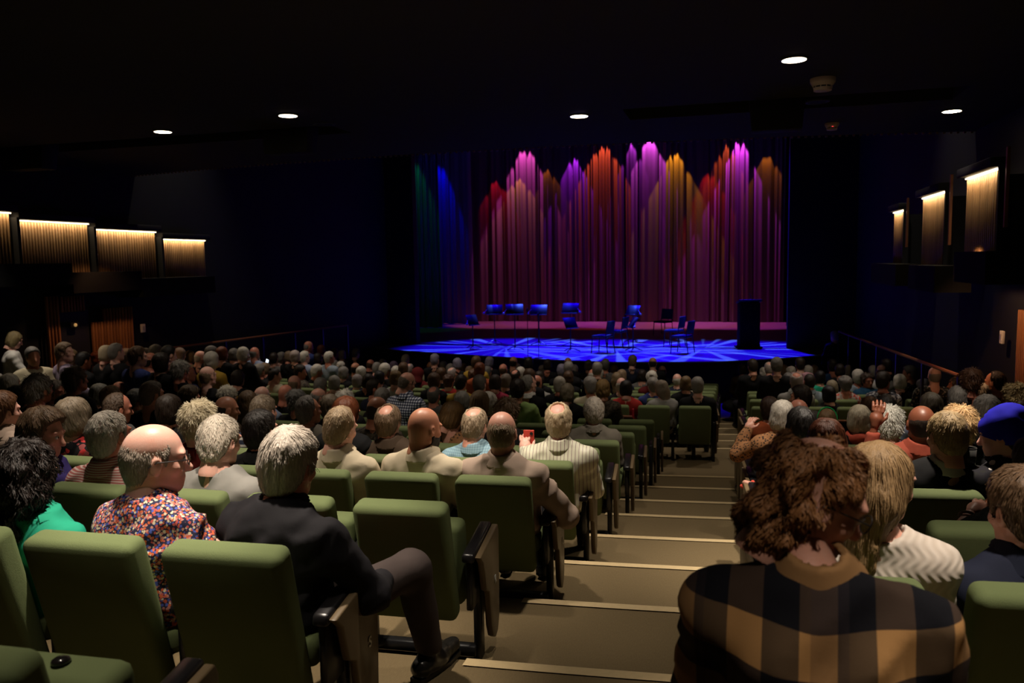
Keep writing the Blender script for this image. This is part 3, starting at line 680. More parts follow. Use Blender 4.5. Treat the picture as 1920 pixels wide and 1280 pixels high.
# ================================================================ people
FEM = {'bob', 'long', 'curly', 'bun', 'fluff', 'updo'}
def head_sdf(p, hi, sk):
    ax = np.abs(p[..., :1]); q = np.concatenate([ax, p[..., 1:]], -1)
    d = el(p, (0, -.012, .022), (.077, .097, .09))
    d = smin(d, el(p, (0, -.04, -.03), (.064, .062, .075)), .03)
    d = smin(d, el(p, (0, .035, -.045), (.060, .058, .082)), .035)
    d = smin(d, el(p, (0, .058, -.098), (.028, .028, .024)), .03)
    d = smin(d, rc(q, (.052, .0, -.075), (.018, .06, -.1), .018, .018), .025)
    d = smin(d, rc(p, (0, -.022, -.06), (0, -.045, -.16), .056, .058), .03)
    if hi < 2:
        d = smin(d, el(q, (.028, .078, .016), (.032, .014, .011)), .015)
        d = smin(d, el(q, (.042, .06, -.035), (.022, .02, .018)), .02)
        d = smax(d, -el(q, (.032, .1, -.008), (.018, .014, .012)), .012)
        d = smin(d, el(q, (.031, .078, -.008), (.0125, .012, .0115)), .004)
        d = smin(d, el(p, (0, .086, -.071), (.023, .011, .007)), .008)
        d = smin(d, el(p, (0, .083, -.083), (.020, .011, .007)), .008)
    d = smin(d, rc(p, (0, .084, -.002), (0, .108, -.044), .009, .014), .014)
    e = el(q, (.079, -.006, -.02), (.011, .021, .033)); e = np.maximum(e, -el(q, (.089, -.001, -.014), (.007, .011, .018)))
    d = smin(d, e, .008)
    return d
LY = np.array([-.14, -.085, -.05, -.028, -.018, .012, .02, .03, .04, .07, .1]); LZ = np.array([-.118, -.112, -.085, -.045, .012, .014, -.022, -.02, .045, .078, .1])
CROWN = f3(0, -.052, .1)
def hair_sdf(style, seed, vol=0.0, hi=0):
    def base(p): return smin(el(p, (0, -.012, .022), (.077, .097, .09)), el(p, (0, -.04, -.035), (.064, .062, .078)), .03)
    def fn(p):
        y = p[..., 1]; z = p[..., 2]; x = p[..., 0]; low = np.interp(y, LY, LZ).astype(np.float32)
        n1 = vnoise(p, 26., seed); n2 = vnoise(p*f3(1, 1, .5), 70., seed+1)
        b = base(p)
        if style in ('short', 'crown', 'thin', 'recede', 'strip'):
            t = {'thin': .005, 'recede': .008, 'crown': .011, 'strip': .012}.get(style, .013)+vol
            t = t+np.clip(z-.03, 0, .1)*(.10 if style in ('short', 'strip') else .02)
            d = b-t+.003*n1+.0035*n2; d = smax(d, low-z, .012)
            if style == 'crown': d = smax(d, .052-np.linalg.norm((p-f3(0, -.052, .094))*f3(1, .85, 1), axis=-1)+.006*n1, .008)
            if style == 'recede': d = smax(d, y-.03+.006*n1+np.abs(x)*.3, .012)
            return d
        if style in ('bald', 'shaved'):
            t = .0025 if style == 'shaved' else .0045+vol*.3
            top = .030+.25*np.abs(y+.02)+.010*n1; d = b+.003-(t+.003)*np.clip((top-z)/.035, -1, 1)+.0012*n1+.0012*n2
            return smax(d, low-z, .012)
        if style == 'fluff':
            d = el(p, (0, -.02, .03), (.098+vol, .108+vol, .098+vol)); d = smin(d, el(p, (0, -.05, -.04), (.08, .068, .08)), .03)
            d = d+.012*n1+.006*n2; return smax(d, np.minimum(low-.012, low)-z, .015)
        if style == 'curly':
            d = el(p, (0, -.025, .02), (.115+vol, .118+vol, .108+vol)); d = smin(d, el(p, (0, -.05, -.07), (.105+vol, .085+vol, .085)), .04)
            d = d+.026*n1+.012*n2
            face = el(p, (0, .088, -.080), (.14, .112, .098)); return smax(d, -face, .02)
        if style in ('bob', 'long', 'longcurly'):
            d = el(p, (0, -.016, .026), (.091+vol, .107+vol, .097+vol)); d = smin(d, el(p, (0, -.028, -.055), (.096+vol, .088+vol, .088)), .04)
            if style != 'bob': d = smin(d, rc(p*f3(.62, 1, 1), (0, -.062, -.05), (0, -.085, -.28), .060+vol, .046), .04)
            d = d+.004*n1+.004*n2 if style != 'longcurly' else d+.020*n1+.014*n2
            face = el(p, (0, .082, -.055), (.064, .068, .098)); d = smax(d, -face, .012)
            return smax(d, -.135-z+.006*n1 if style == 'bob' else -.34-z, .012)
        if style in ('bun', 'updo'):
            d = b-.012-vol+.002*n1+.003*n2; d = smax(d, low-z, .012)
            c_ = (0, -.115, .03) if style == 'bun' else (0, -.08, .10)
            return smin(d, el(p, c_, (.042, .036, .038))+.004*n2, .012)
        if style == 'beret':
            d = el(p @ rotm(0, 30, 0), (0, -.045, .045), (.108, .125, .085)); d = smin(d, el(p, (0, -.06, -.005), (.095, .085, .085)), .05)
            return smax(d+.004*n1, .0-z-(y+.02)*.2-.06, .02)
        if style == 'cap':
            d = b-.012; return smax(d, .02-z-.3*np.clip(-y, 0, .1), .008)
        if style == 'hood':
            d = el(p, (0, -.03, .01), (.115, .125, .12)); d = smin(d, rc(p, (0, -.05, -.05), (0, -.07, -.16), .1, .11), .04)
            return smax(d, -el(p, (0, .1, -.02), (.07, .09, .1)), .01)
        return b-.01
    return fn
def grad(fn, p, e=.004):
    g = np.stack([fn(p+f3(*[e if i == k else 0 for i in range(3)]))-fn(p-f3(*[e if i == k else 0 for i in range(3)])) for k in range(3)], -1)
    return g/np.maximum(np.linalg.norm(g, axis=-1, keepdims=True), 1e-6)
def strands(fn, V, N, style, rs, width=.0018, length=.05, lift=.0015, curl=0.0):
    P = V[rs.randint(0, len(V), N)]; n = grad(fn, P); P = P-n*.002
    segs = 5; L = length*(.6+.8*rs.rand(N, 1)); W = width*(.6+.8*rs.rand(N, 1)); ph = rs.rand(N, 1)*6.28
    pts = []; side = []
    for j in range(segs+1):
        k = P-CROWN; k[:, 2] -= .02 if style not in ('long', 'longcurly', 'bob') else .09
        k = k+rs.randn(N, 3).astype(np.float32)*(.012 if j == 0 else 0)
        t = k-n*(k*n).sum(1, keepdims=True); t /= np.maximum(np.linalg.norm(t, axis=1, keepdims=True), 1e-5)
        s = np.cross(t, n); tt = t
        if curl: tt = t*(1-curl*.6)+curl*(np.cos(ph+j*1.5)*s+np.sin(ph+j*1.5)*n)
        pts.append(P.copy()); side.append(s*W*(1 if j < segs else .25))
        P = (P+tt*L/segs).astype(np.float32); d = fn(P)[:, None]; n = grad(fn, P)
        P = P-n*(d-lift*(j+1)*rs.rand(N, 1)*(1+curl*3))*(.9 if curl == 0 else .5)
        P = P.astype(np.float32)
    A = np.stack([np.stack([q-s, q+s], 1) for q, s in zip(pts, side)], 1)        # N,segs+1,2,3
    if style == 'curly':
        kp = (el(np.stack(pts, 1).astype(np.float32), (0, .092, -.080), (.14, .112, .10)) > 0).all(1); A = A[kp]; N = len(A)
    VV = A.reshape(-1, 3); base = (np.arange(N)*(segs+1)*2)[:, None]
    F = np.concatenate([base+np.array([[2*j, 2*j+1, 2*j+3, 2*j+2]]) for j in range(segs)], 0)
    rnd = np.repeat(rs.rand(N), (segs+1)*2)
    return VV, F, rnd
def hand_sdf(p, curl=.5):
    d = el(p, (0, .045, 0), (.040, .050, .015)); d = smin(d, rc(p, (0, -.01, 0), (0, .03, 0), .026, .03), .02)
    for i, (x, L) in enumerate(((-.029, .062), (-.010, .076), (.010, .080), (.029, .070))):
        a = np.array([x, .082, .002]); b = a+np.array([x*.12, L*.42*math.cos(curl*.6), -L*.42*math.sin(curl*.6)])
        c_ = b+np.array([x*.05, L*.33*math.cos(curl*1.5), -L*.33*math.sin(curl*1.5)]); e = c_+np.array([0, L*.25*math.cos(curl*2.3), -L*.25*math.sin(curl*2.3)])
        for s, q, r1, r2 in ((a, b, .0098, .009), (b, c_, .009, .0083), (c_, e, .0083, .007)): d = smin(d, rc(p, s, q, r1, r2), .004)
    d = smin(d, rc(p, (.030, .018, -.004), (.058, .052, -.014), .014, .0105), .012); d = smin(d, rc(p, (.058, .052, -.014), (.062, .082, -.022), .0105, .0085), .004)
    return d
HANDS = {}
def hand_mesh(lo, curl):
    k = (lo, round(curl, 1))
    if k not in HANDS: HANDS[k] = nets(lambda p: hand_sdf(p, curl), (-.07, -.04, -.10), (.09, .18, .05), .0055 if not lo else .0095)
    return HANDS[k]
def frame(d, up):                           # columns x,y,z with y along d, z close to up
    y = np.array(d, float); y /= np.linalg.norm(y); z = np.array(up, float); z -= y*(z @ y); z /= np.linalg.norm(z); x = np.cross(y, z)
    return np.stack([x, y, z], 1).astype(np.float32)

LEGS = {}
def legs_mesh(kind, cell=.03):
    if (kind, cell) in LEGS: return LEGS[(kind, cell)]
    def fn(p):
        q = np.concatenate([np.abs(p[..., :1]), p[..., 1:]], -1)
        if kind == 'sit':
            d = rc(q, (.085, .02, .46), (.12, .42, .47), .088, .066); d = smin(d, rc(q, (.12, .43, .46), (.12, .44, .09), .064, .05), .03)
            d = smin(d, el(p, (0, -.01, .48), (.17, .13, .11)), .05); return np.minimum(d, smax(rc(q, (.12, .42, .045), (.13, .60, .035), .045, .038), -p[..., 2]+.002, .01))
        d = rc(q, (.085, 0, .86), (.095, .01, .47), .092, .066); d = smin(d, rc(q, (.095, .01, .47), (.1, -.02, .08), .064, .048), .03)
        d = smin(d, el(p, (0, 0, .9), (.17, .12, .12)), .05); return np.minimum(d, smax(rc(q, (.1, -.03, .045), (.11, .14, .035), .045, .038), -p[..., 2]+.002, .01))
    lo, hi = ((-.3, -.25, -.05), (.3, .75, .68)) if kind == 'sit' else ((-.3, -.25, -.05), (.3, .3, 1.1))
    V, F = nets(fn, lo, hi, cell); cz = V[F].mean(1)[:, 2]
    me = mesh_np('trousers', V, F, fmat=(cz < .085).astype(int)); me.materials.append(cloth_mat((.012, .012, .015))); me.materials.append(MATS.setdefault('shoe', principled('shoe_leather', (.012, .011, .010), .35)))
    LEGS[(kind, cell)] = me; return me

PEOPLE = []
NPOLY = [0]
def assign_row(u, v, hh=1.08):
    r = ray(u, v); best = None
    for idx, R, fl in ROWS:
        Rh = R-.14
        a = r[0]**2+r[1]**2; b = -2*(r[0]*XC+r[1]*YC); c_ = XC**2+YC**2-Rh*Rh; disc = b*b-4*a*c_
        if disc < 0: continue
        s = (-b-math.sqrt(disc))/(2*a); P = r*s; e = P[2]-fl-hh
        if best is None or abs(e) < abs(best[0]): best = (e, idx, P, fl)
    return best
SPECS = []
DBG = 0
def P_(*a, **k): SPECS.append((a, k))
def cands(u, v, hh):
    r = ray(u, v); out = []
    for idx, R, fl in ROWS:
        if idx < 0: continue
        Rh = R-.28; a = r[0]**2+r[1]**2; b = -2*(r[0]*XC+r[1]*YC); c_ = XC**2+YC**2-Rh*Rh; disc = b*b-4*a*c_
        if disc < 0: continue
        s = (-b-math.sqrt(disc))/(2*a); P = r*s; e = P[2]-fl-hh; c0 = (e/(.085 if idx < 6 else .13))**2
        if idx < 2: c0 += 60
        if idx == 2: c0 += 3
        if idx == 8 and P[0] > -1.0: c0 += 40
        m = max(XL+.42-P[0], P[0]-(XR-.36), 0); c0 += (m/.05)**2
        if idx < 20 and AX+.05 < P[0] < .05: c0 += 60
        if idx >= 20 and -.15 < P[0] < .15: c0 += 8
        out.append((idx, P, c0))
    return out
def solve_rows():
    C = []; fixed = []
    for a, k in SPECS:
        if 'pos' in k: C.append(None); continue
        cs = cands(a[0], a[1], 1.04)
        if 'row' in k: cs = [c for c in cs if c[0] == k['row']] or [(k['row'], at_y(a[0], a[1], 1.4), 0)]
        C.append(cs)
    cur = [None if c is None else min(range(len(c)), key=lambda i: c[i][2]) for c in C]
    for it in range(8):
        ch = 0
        for i, c in enumerate(C):
            if c is None or len(c) < 2: continue
            def cost(j):
                t = c[j][2]
                for q, cc in enumerate(C):
                    if q == i or cc is None or cc[cur[q]][0] != c[j][0]: continue
                    dx = abs(cc[cur[q]][1][0]-c[j][1][0])
                    if dx < .48: t += ((.48-dx)/.15)**2
                return t
            b = min(range(len(c)), key=cost)
            if b != cur[i]: cur[i] = b; ch += 1
        if not ch: break
    for (a, k), c, j in zip(SPECS, C, cur):
        if DBG and c is not None and a[1] > 730: print(a[0], a[1], a[2], 'row', c[j][0], 'cost %.1f' % c[j][2], [(q[0], round(q[2], 1)) for q in c if q[2] < 12])
        if c is not None: k['row'] = c[j][0]
    # keep seated bodies of a row apart: hips slide, heads stay
    rows = {}
    for n, ((a, k), c, j) in enumerate(zip(SPECS, C, cur)):
        if c is not None: rows.setdefault(c[j][0], []).append([c[j][1][0], n])
    for L in rows.values():
        L.sort(); X = np.array([q[0] for q in L]); Y = X.copy()
        for _ in range(60):
            for i in range(len(Y)-1):
                g = .50-(Y[i+1]-Y[i])
                if g > 0: Y[i] -= g*.25; Y[i+1] += g*.25
            Y += (X-Y)*.03
        for x, y, (_, n) in zip(X, Y, L):
            if 'side' not in SPECS[n][1]: SPECS[n][1]['side'] = math.degrees(max(-.22, min(.22, (x-y)/.45)))
    for a, k in SPECS: person(*a, **k)
def person(u, v, style, hc, top, yaw=0, **kw):
    seed = len(PEOPLE)*13+7; rs = np.random.RandomState(seed)
    if 'row' in kw:
        R = [q for q in ROWS if q[0] == kw['row']][0]; r = ray(u, v); Rh = R[1]-kw.get('fwd', .28)
        a = r[0]**2+r[1]**2; b = -2*(r[0]*XC+r[1]*YC); c_ = XC**2+YC**2-Rh*Rh; s = (-b-math.sqrt(b*b-4*a*c_))/(2*a); H = r*s; rowi, fl = R[0], R[2]
    elif 'pos' in kw: H = np.array(kw['pos']); rowi, fl = kw.get('ri', 99), kw['floor']
    else: e, rowi, H, fl = assign_row(u, v)
    d = float(H @ CF); lod = kw.get('lod', 0 if d < 6.2 else (1 if d < 10.5 else 2))
    stand = kw.get('stand', False); fem = kw.get('fem', style in FEM); skc = kw.get('skin', rs.choice(['f', 'p', 'p', 'r']) if style != 'bald' else 'p')
    base = math.degrees(math.atan2(H[0]-XC, YC-H[1]))          # body turned towards the stage centre (left positive)
    by = kw.get('body', max(-25, min(25, yaw*.4))) if abs(yaw) < 100 else yaw
    hy = yaw-by; hs = kw.get('hs', 1.0)*(.97 if fem else 1.0)
    hip = 1.02*0+ (.44 if not stand else .88); ln = math.radians((kw.get('lean', 2.0)-(0 if kw.get('stand') else 13))); sl = math.radians(kw.get('side', 0))
    hz = H[2]-fl; nkz = .165*hs
    if stand: L = .50; hip = hz-nkz-L*math.cos(ln)
    else:
        L = (hz-nkz-hip)/math.cos(ln); L2 = min(max(L, .38), .58); hip += (L-L2)*math.cos(ln); L = L2
    nb = np.array([L*math.sin(sl), L*math.sin(ln), hip+L*math.cos(ln)]); hc0 = nb+np.array([.5*nkz*math.sin(sl), .035+nkz*math.sin(ln)*.6, nkz])
    th = math.radians(base-by); cz, sz = math.cos(th), math.sin(th)
    ox = H[0]-(cz*hc0[0]-sz*hc0[1]); oy = H[1]-(sz*hc0[0]+cz*hc0[1])
    HR = rotm(hy, kw.get('nod', rs.uniform(-4, 10)), kw.get('tilt', rs.uniform(-6, 6)))
    def toB(V, s=1.0): return (V*hs*s) @ HR.T+hc0.astype(np.float32)
    # head
    hcell = (.0058, .009, .0135)[lod]
    hv, hf = nets(lambda p: head_sdf(p, lod, skc), (-.1, -.125, -.17), (.1, .135, .125), hcell)
    # torso, neck, arms, hands
    sw = kw.get('sw', .158 if fem else .178); hp = nb*.0; up = np.array([math.sin(sl), math.sin(ln), math.cos(ln)])
    bulk = kw.get('bulk', 1.0)
    hipc = np.array([0, 0, hip]); ch = hipc+up*L*.66; be = hipc+up*L*.25
    arms = {}
    for s in (-1, 1):
        sh = nb+np.array([s*sw, -.012, -.085*math.cos(ln)])
        ed, wd = kw.get('armR' if s > 0 else 'armL', (None, None))
        el_ = sh+np.array([s*.05, .09, -.24]) if ed is None else sh+np.array(ed)
        wr = np.array([s*.07, .27, hip+.13]) if wd is None else el_+np.array(wd)
        if stand and wd is None: wr = el_+np.array([-s*.03, .1, -.22])
        arms[s] = (sh, el_, wr)
    def torso(p, g):
        t = el(p, hipc+np.array([0, 0, .06]), (.165*bulk+g, .125*bulk+g, .13+g))
        t = smin(t, el(p, be+np.array([0, .02, 0]), (.15*bulk+g, .125*bulk+g, .17+g)), .06)
        t = smin(t, el(p, ch, ((.155 if not fem else .135)*bulk+g, .112*bulk+g, .185+g)), .07)
        for s in (-1, 1):
            sh = arms[s][0]; t = smin(t, rc(p, nb+np.array([s*.035, -.02, -.02]), sh+np.array([0, 0, .012]), .048+g, .055*bulk+g), .05)
            t = smin(t, rc(p, ch+np.array([s*.085, -.045, .02]), sh+np.array([-s*.05, -.02, -.03]), .07+g, .06+g), .05)
        return t
    def arm(p, g, fore=True):
        t = None
        for s in (-1, 1):
            sh, e_, wr = arms[s]; a = rc(p, sh, e_, .057*bulk+g, .044+g)
            if fore: a = smin(a, rc(p, e_, wr, .043+g, .029+g), .025)
            t = a if t is None else np.minimum(t, a)
        return t
    neck = lambda p, g=0.: rc(p, nb+np.array([0, -.025, -.05]), hc0+(HR @ f3(0, -.03, -.06)), .064+g, .055+g)
    ext = [nb, hipc]+[q for s in (-1, 1) for q in arms[s]]; lo = np.min(ext, 0)-.22; hi = np.max(ext, 0)+.20; lo[2] = min(lo[2]+.06, hip-.08); hi[2] = max(nb[2]+.16, max(arms[s][2][2] for s in (-1, 1))+.08)
    tv, tf = nets(lambda p: smin(smin(torso(p, -.022), neck(p), .06), arm(p, -.006), .03), lo, hi, (.014, .022, .034)[lod])
    Vs = [toB(hv), tv]; Fs = [hf, tf+len(hv)]; nn = len(hv)+len(tv)
    if lod < 2 or kw.get('hands'):
        for s in (-1, 1):
            V, F = hand_mesh(lod > 0, kw.get('curl', .5)); _, e_, wr = arms[s]; D = kw.get('handR' if s > 0 else 'handL', None)
            Fm = frame(*(D if D else ((wr-e_)+np.array([0, 0, -.03]), (0, .0, 1) if abs((wr-e_)[2]) < .2 else (0, -1, .2))))
            V = V*f3(-s, 1, 1)*(.95 if fem else 1.05); F = F if s < 0 else F[:, ::-1]
            Vs.append(V @ Fm.T+wr.astype(np.float32)); Fs.append(F+nn); nn += len(V)
    V = np.concatenate(Vs); F = np.concatenate(Fs)
    root = link('person', mesh_np('person', V, F, mats=[skin_mat(SKINC[skc])])); NPOLY[0] += 2*len(F)
    root.location = (ox, oy, fl); root.rotation_euler = (0, 0, th)
    # shirt
    sleeve = kw.get('sleeve', 'long'); fold = kw.get('fold', .006)
    def shirt(p):
        t = torso(p, .010)
        if sleeve == 'long': t = smin(t, arm(p, .012), .03)
        elif sleeve == 'short':
            for s in (-1, 1):
                sh, e_, _ = arms[s]; t = smin(t, rc(p, sh, sh+(e_-sh)*.75, .068, .066), .03)
        elif sleeve == 'none': pass
        st = p*f3(1, 1, .45) if lod == 0 else p
        wp = p+.03*np.stack([vnoise(p, 7., seed+5)]*3, -1)
        t = t-fold*1.3*(1-2.2*np.abs(vnoise(wp @ rotm(0, 25, 28).T*f3(.45, 1, 1.5), 10., seed)))-fold*.5*vnoise(wp, 24., seed+3)
        t = smax(t, -(rc(p, nb+np.array([0, -.012, .005]), hc0+np.array([0, -.01, -.02]), .068, .078)-(.02 if kw.get('vneck') else 0)), .012)
        return smax(t, p[..., 2]-nb[2]-.075, .015)
    lo2 = lo.copy(); lo2[2] = hip-.06
    sv, sf = nets(shirt, lo2, hi+.01, (.0115, .019, .030)[lod])
    uvc = None
    if top == 'plaid': uvc = {'uvc': np.stack([sv[:, 0], sv[:, 2]-.08*np.abs(sv[:, 0]), sv[:, 1]], 1)}
    so = link({'k': 'jacket', 'dn': 'jacket', 'be': 'jacket', 'bz': 'jacket'}.get(top, 'shirt') if kw.get('jacket') else 'shirt', mesh_np('shirt', sv, sf, mats=[kw.get('topmat') or top_mat(top)], vec=uvc), root); NPOLY[0] += 2*len(sf)
    if kw.get('collar') or (lod == 0 and kw.get('collar', None) is None and not fem):
        cr = kw.get('colr', .076)
        def coll(p):
            q = p-(nb+np.array([0, -.020, kw.get('colz', .040)])).astype(np.float32); q = q @ rotm(0, -18, 0)
            rr = np.sqrt((q[..., 0]/1.0)**2+(q[..., 1]/1.05)**2); d = np.maximum(np.abs(rr-cr-np.clip(-q[..., 2], -.03, .03)*.75)-.006, np.abs(q[..., 2])-.026)
            return d-.004-.002*vnoise(p, 30., seed)
        cv, cf = nets(coll, nb-.12, nb+.12, .0062 if lod == 0 else .012)
        cm = kw.get('collar'); link('collar', mesh_np('collar', cv, cf, mats=[top_mat(cm) if isinstance(cm, str) else top_mat(top)]), root)
    if kw.get('legs', True) and not kw.get('ownlegs'):
        t = link('trousers', legs_mesh('stand' if stand else 'sit'), root); t.location = (0, 0, 0); t.scale = (1, 1, hip/(.88 if stand else .44)) if stand else (1, 1, 1)
        if kw.get('trous'):
            t.material_slots[0].link = 'OBJECT'; t.material_slots[0].material = cloth_mat(TOPC[kw['trous']][0])
    # hair
    hairs = []
    if style not in ('none',):
        hcell2 = (.0060, .0095, .0135)[lod]; vol = kw.get('vol', 0.0)
        fn = hair_sdf(style, seed % 17, vol); zl = -.38 if style in ('long', 'longcurly') else -.19
        wv, wf = nets(fn, (-.165, -.18, zl), (.165, .135, .165), hcell2)
        col = kw.get('hcol') or (HAIRC[hc][0] if hc in HAIRC else TOPC[hc][0]); isolated = style in ('beret', 'cap', 'hood')
        if len(wf):
            rnd = np.full(len(wv), .45)
            if lod < 2 and not isolated and style != 'shaved':
                N = int((2600 if lod == 0 else 1000)*kw.get('dens', 1.0)*(2.0 if style in ('curly', 'longcurly') else 1.0))
                par = dict(width=(.0013 if lod == 0 else .0024), length=.05, lift=.0012, curl=0.)
                if style in ('curly', 'longcurly'): par.update(length=.075, lift=.004, curl=kw.get('curly', .8), width=.0020 if lod == 0 else .0034)
                elif style == 'fluff': par.update(length=.055, lift=.004, curl=.35)
                elif style in ('bald', 'thin', 'crown', 'recede'): par.update(length=.028, lift=.0012)
                elif style in ('bob', 'long'): par.update(length=.10, lift=.001)
                par.update(kw.get('strand', {}))
                a, b, c_ = strands(fn, wv, N, style, rs, **par); wf = np.concatenate([wf, b+len(wv)]); wv = np.concatenate([wv, a]); rnd = np.concatenate([rnd, c_])
            m = cloth_mat(col) if isolated else hair_mat(col, kw.get('vary', .45))
            o = link('hat' if isolated else 'hair', mesh_np('hair', toB(wv), wf, mats=[m], attrs={'rnd': rnd}), root); NPOLY[0] += 2*len(wf); hairs.append(o)
    if kw.get('under'):                                  # hair below a hat or around it
        fn = hair_sdf('short', 3); wv, wf = nets(fn, (-.13, -.15, -.15), (.13, .12, .14), (.007, .01, .0135)[lod]); link('hair', mesh_np('hair', toB(wv), wf, mats=[hair_mat(HAIRC[kw['under']][0])]), root)
    if kw.get('beard'):
        def bf(p): return smax(head_sdf(p, 2, skc)-.008-.003*vnoise(p, 60., 2), np.maximum(p[..., 2]+.055-.5*np.maximum(.03-p[..., 1], 0), -p[..., 1]-.0), .01)
        wv, wf = nets(bf, (-.1, -.03, -.16), (.1, .13, 0), .006 if lod == 0 else .011); wv2 = wv
        keep = (wv[wf].mean(1)[:, 2] > -.135); link('beard', mesh_np('beard', toB(wv2), wf[keep], mats=[hair_mat(HAIRC[kw['beard']][0])]), root)
    if kw.get('glasses'):
        mb = MB()
        for s in (-1, 1):
            mb.tube([(s*.034+.023*math.cos(a), .104-abs(.023*math.cos(a))*.12, -.010+.019*math.sin(a)) for a in np.linspace(0, 6.2832, 17)], .0016, 5)
            mb.tube([(s*.057, .100, -.006), (s*.078, .05, -.004), (s*.086, -.005, -.004), (s*.084, -.03, -.02)], .0018, 5)
        mb.tube([(-.012, .106, -.008), (0, .111, -.005), (.012, .106, -.008)], .0016, 5)
        mb.V = [tuple(q) for q in toB(np.array(mb.V, np.float32))]; mb.build('glasses', MATS.setdefault('glasses', principled('glasses_frame', (.02, .018, .018), .3)), root)
    if lod == 0 and kw.get('eyes'):
        for s in (-1, 1):
            def eb(p): return np.linalg.norm(p-f3(s*.031, .082, -.008), axis=-1)-.0122
            ev, ef = nets(eb, (s*.031-.02, .06, -.03), (s*.031+.02, .105, .015), .003)
            iris = np.linalg.norm(ev[ef].mean(1)-f3(s*.032, .094, -.008), axis=1) < .0062
            link('eye', mesh_np('eye', toB(ev), ef, mats=[MATS.setdefault('eye', principled('eye_white', (.75, .72, .7), .2)), MATS.setdefault('iris', principled('iris', (.05, .03, .02), .15))], fmat=iris.astype(int)), root)
    wst = {'short': 'short {} hair', 'crown': '{} crown-thinned hair', 'thin': 'thin {} hair', 'recede': 'receding {} hair', 'strip': 'straight {} hair', 'bald': '{}-fringed bald head', 'shaved': 'close-shaved head', 'fluff': 'fluffy {} hair',
           'curly': 'big curly {} hair', 'bob': '{} bobbed hair', 'long': 'long {} hair', 'longcurly': 'long curly {} hair', 'bun': '{} hair in a bun', 'updo': '{} pinned-up hair', 'beret': '{} beret', 'cap': '{} cap', 'hood': '{} hood', 'none': 'bare bald head'}
    PEOPLE.append(dict(o=root, row=rowi, x=float(H[0]), y=float(H[1]), d=d, hair=wst[style].format(HAIRC[hc][1] if hc in HAIRC else TOPC[hc][1] if hc in TOPC else ''), top=PATW.get(top) or TOPC[top][1], label=kw.get('label'), H=H, fl=fl, arms=arms, th=th, org=(ox, oy, fl)))
    return root
# ================================================================ drapes and stage things
def drape(name, y, x0, x1, z0, z1, n, col, seed, amp, lam, label):
    rs = np.random.RandomState(seed); X = np.linspace(x0, x1, n); nz = 9
    ph = np.cumsum((2*math.pi/lam)*(x1-x0)/n*(1+.45*np.interp(np.arange(n), np.linspace(0, n, max(4, int((x1-x0)/.5))), rs.randn(max(4, int((x1-x0)/.5))))))
    am = amp*(.45+.9*np.interp(np.arange(n), np.linspace(0, n, int((x1-x0)/.3)+3), rs.rand(int((x1-x0)/.3)+3)))
    prof = -am*np.abs(np.sin(ph*.5))**.45+.10*amp*np.sin(2.7*ph+1)+.35*amp*np.sin(ph*.13+seed)
    V = []
    for j in range(nz):
        f = j/(nz-1); z = z0+(z1-z0)*f; g = 1.0+.25*(1-f)
        V.append(np.stack([X+.05*(1-f)*np.sin(ph*.21), y+prof*g, np.full(n, z)+(.012*np.sin(ph*.7) if j == 0 else 0)], 1))
    V = np.concatenate(V); i = np.arange(n-1); F = np.concatenate([np.stack([j*n+i, j*n+i+1, (j+1)*n+i+1, (j+1)*n+i], 1) for j in range(nz-1)])
    m = principled(name+'_cloth', col, .9, .1); t = NT(m); t.bump(t.noise(t.coord(), 200, 2), .2, .003)
    o = link(name, mesh_np(name, V, F, mats=[m])); tag(o, label, 'curtain'); return o
c0 = at_y(884, 470, CURY)[0]; c1 = at_y(1473, 470, CURY)[0]
drape('stage_curtain', CURY, c0-1.2, c1, STAGE_Z+.01, 7.2, 1500, (.17, .145, .13), 3, .20, .48, 'wide pleated stage curtain lit pink, purple, orange and red')
hem = MB(); rsd = random.Random(4)
pts = []
g0, g1 = at_y(777, 470, 29)[0], at_y(826, 470, 29)[0]
drape('side_drape', 29.0, g0-.9, g1, STAGE_Z+.01, 7.2, 220, (.30, .30, .28), 5, .09, .42, 'green-lit side drape at the left of the stage')
b0, b1 = at_y(826, 470, 31)[0], at_y(886, 470, 31)[0]
drape('side_drape', 31.0, b0-.9, b1, STAGE_Z+.01, 7.2, 260, (.30, .30, .32), 6, .09, .40, 'blue-lit side drape between the green drape and the curtain')
bx = at_y(1476, 470, 30.5)[0]
drape('side_drape', 30.5, bx, bx+2.2, STAGE_Z+.01, 7.2, 160, (.002, .002, .002), 7, .08, .4, 'black side drape at the right end of the curtain')

def stage_chair(u, v, rz, label, s=1.0):
    P = at_z(u, v, STAGE_Z); t = empty('orchestra_chair', (P[0], P[1], STAGE_Z), math.radians(rz)); tag(t, label, 'chair', 'black orchestra chairs'); t.scale = (s, s, s)
    cm = MATS.setdefault('chairpad', cloth_mat((.03, .03, .035)))
    m = MB(); m.box((0, .0, .46), (.46, .44, .05)); m.build('seat', cm, t, bevel=.02)
    m = MB(); M = Matrix.Translation((0, -.23, .70)) @ Matrix.Rotation(.16, 4, 'X'); m.box((0, 0, 0), (.42, .035, .34), M); m.build('backrest', cm, t, bevel=.015)
    for sx in (-1, 1):
        MB().tube([(sx*.21, .20, .45), (sx*.22, .23, 0)], .014).build('leg', M_STEEL, t); MB().tube([(sx*.21, -.27, .86), (sx*.21, -.20, .45), (sx*.22, -.26, 0)], .014).build('leg', M_STEEL, t)
    MB().tube([(-.21, .20, .44), (.21, .20, .44), (.21, -.2, .44), (-.21, -.2, .44), (-.21, .2, .44)], .012).build('seat_frame', M_STEEL, t)
stage_chair(1130, 661, 72, 'black orchestra chair front left, seen from behind, facing left')
stage_chair(1158, 650, 75, 'black orchestra chair behind the front left chair, facing left')
stage_chair(1243, 629, 150, 'black orchestra chair furthest back, facing the audience')
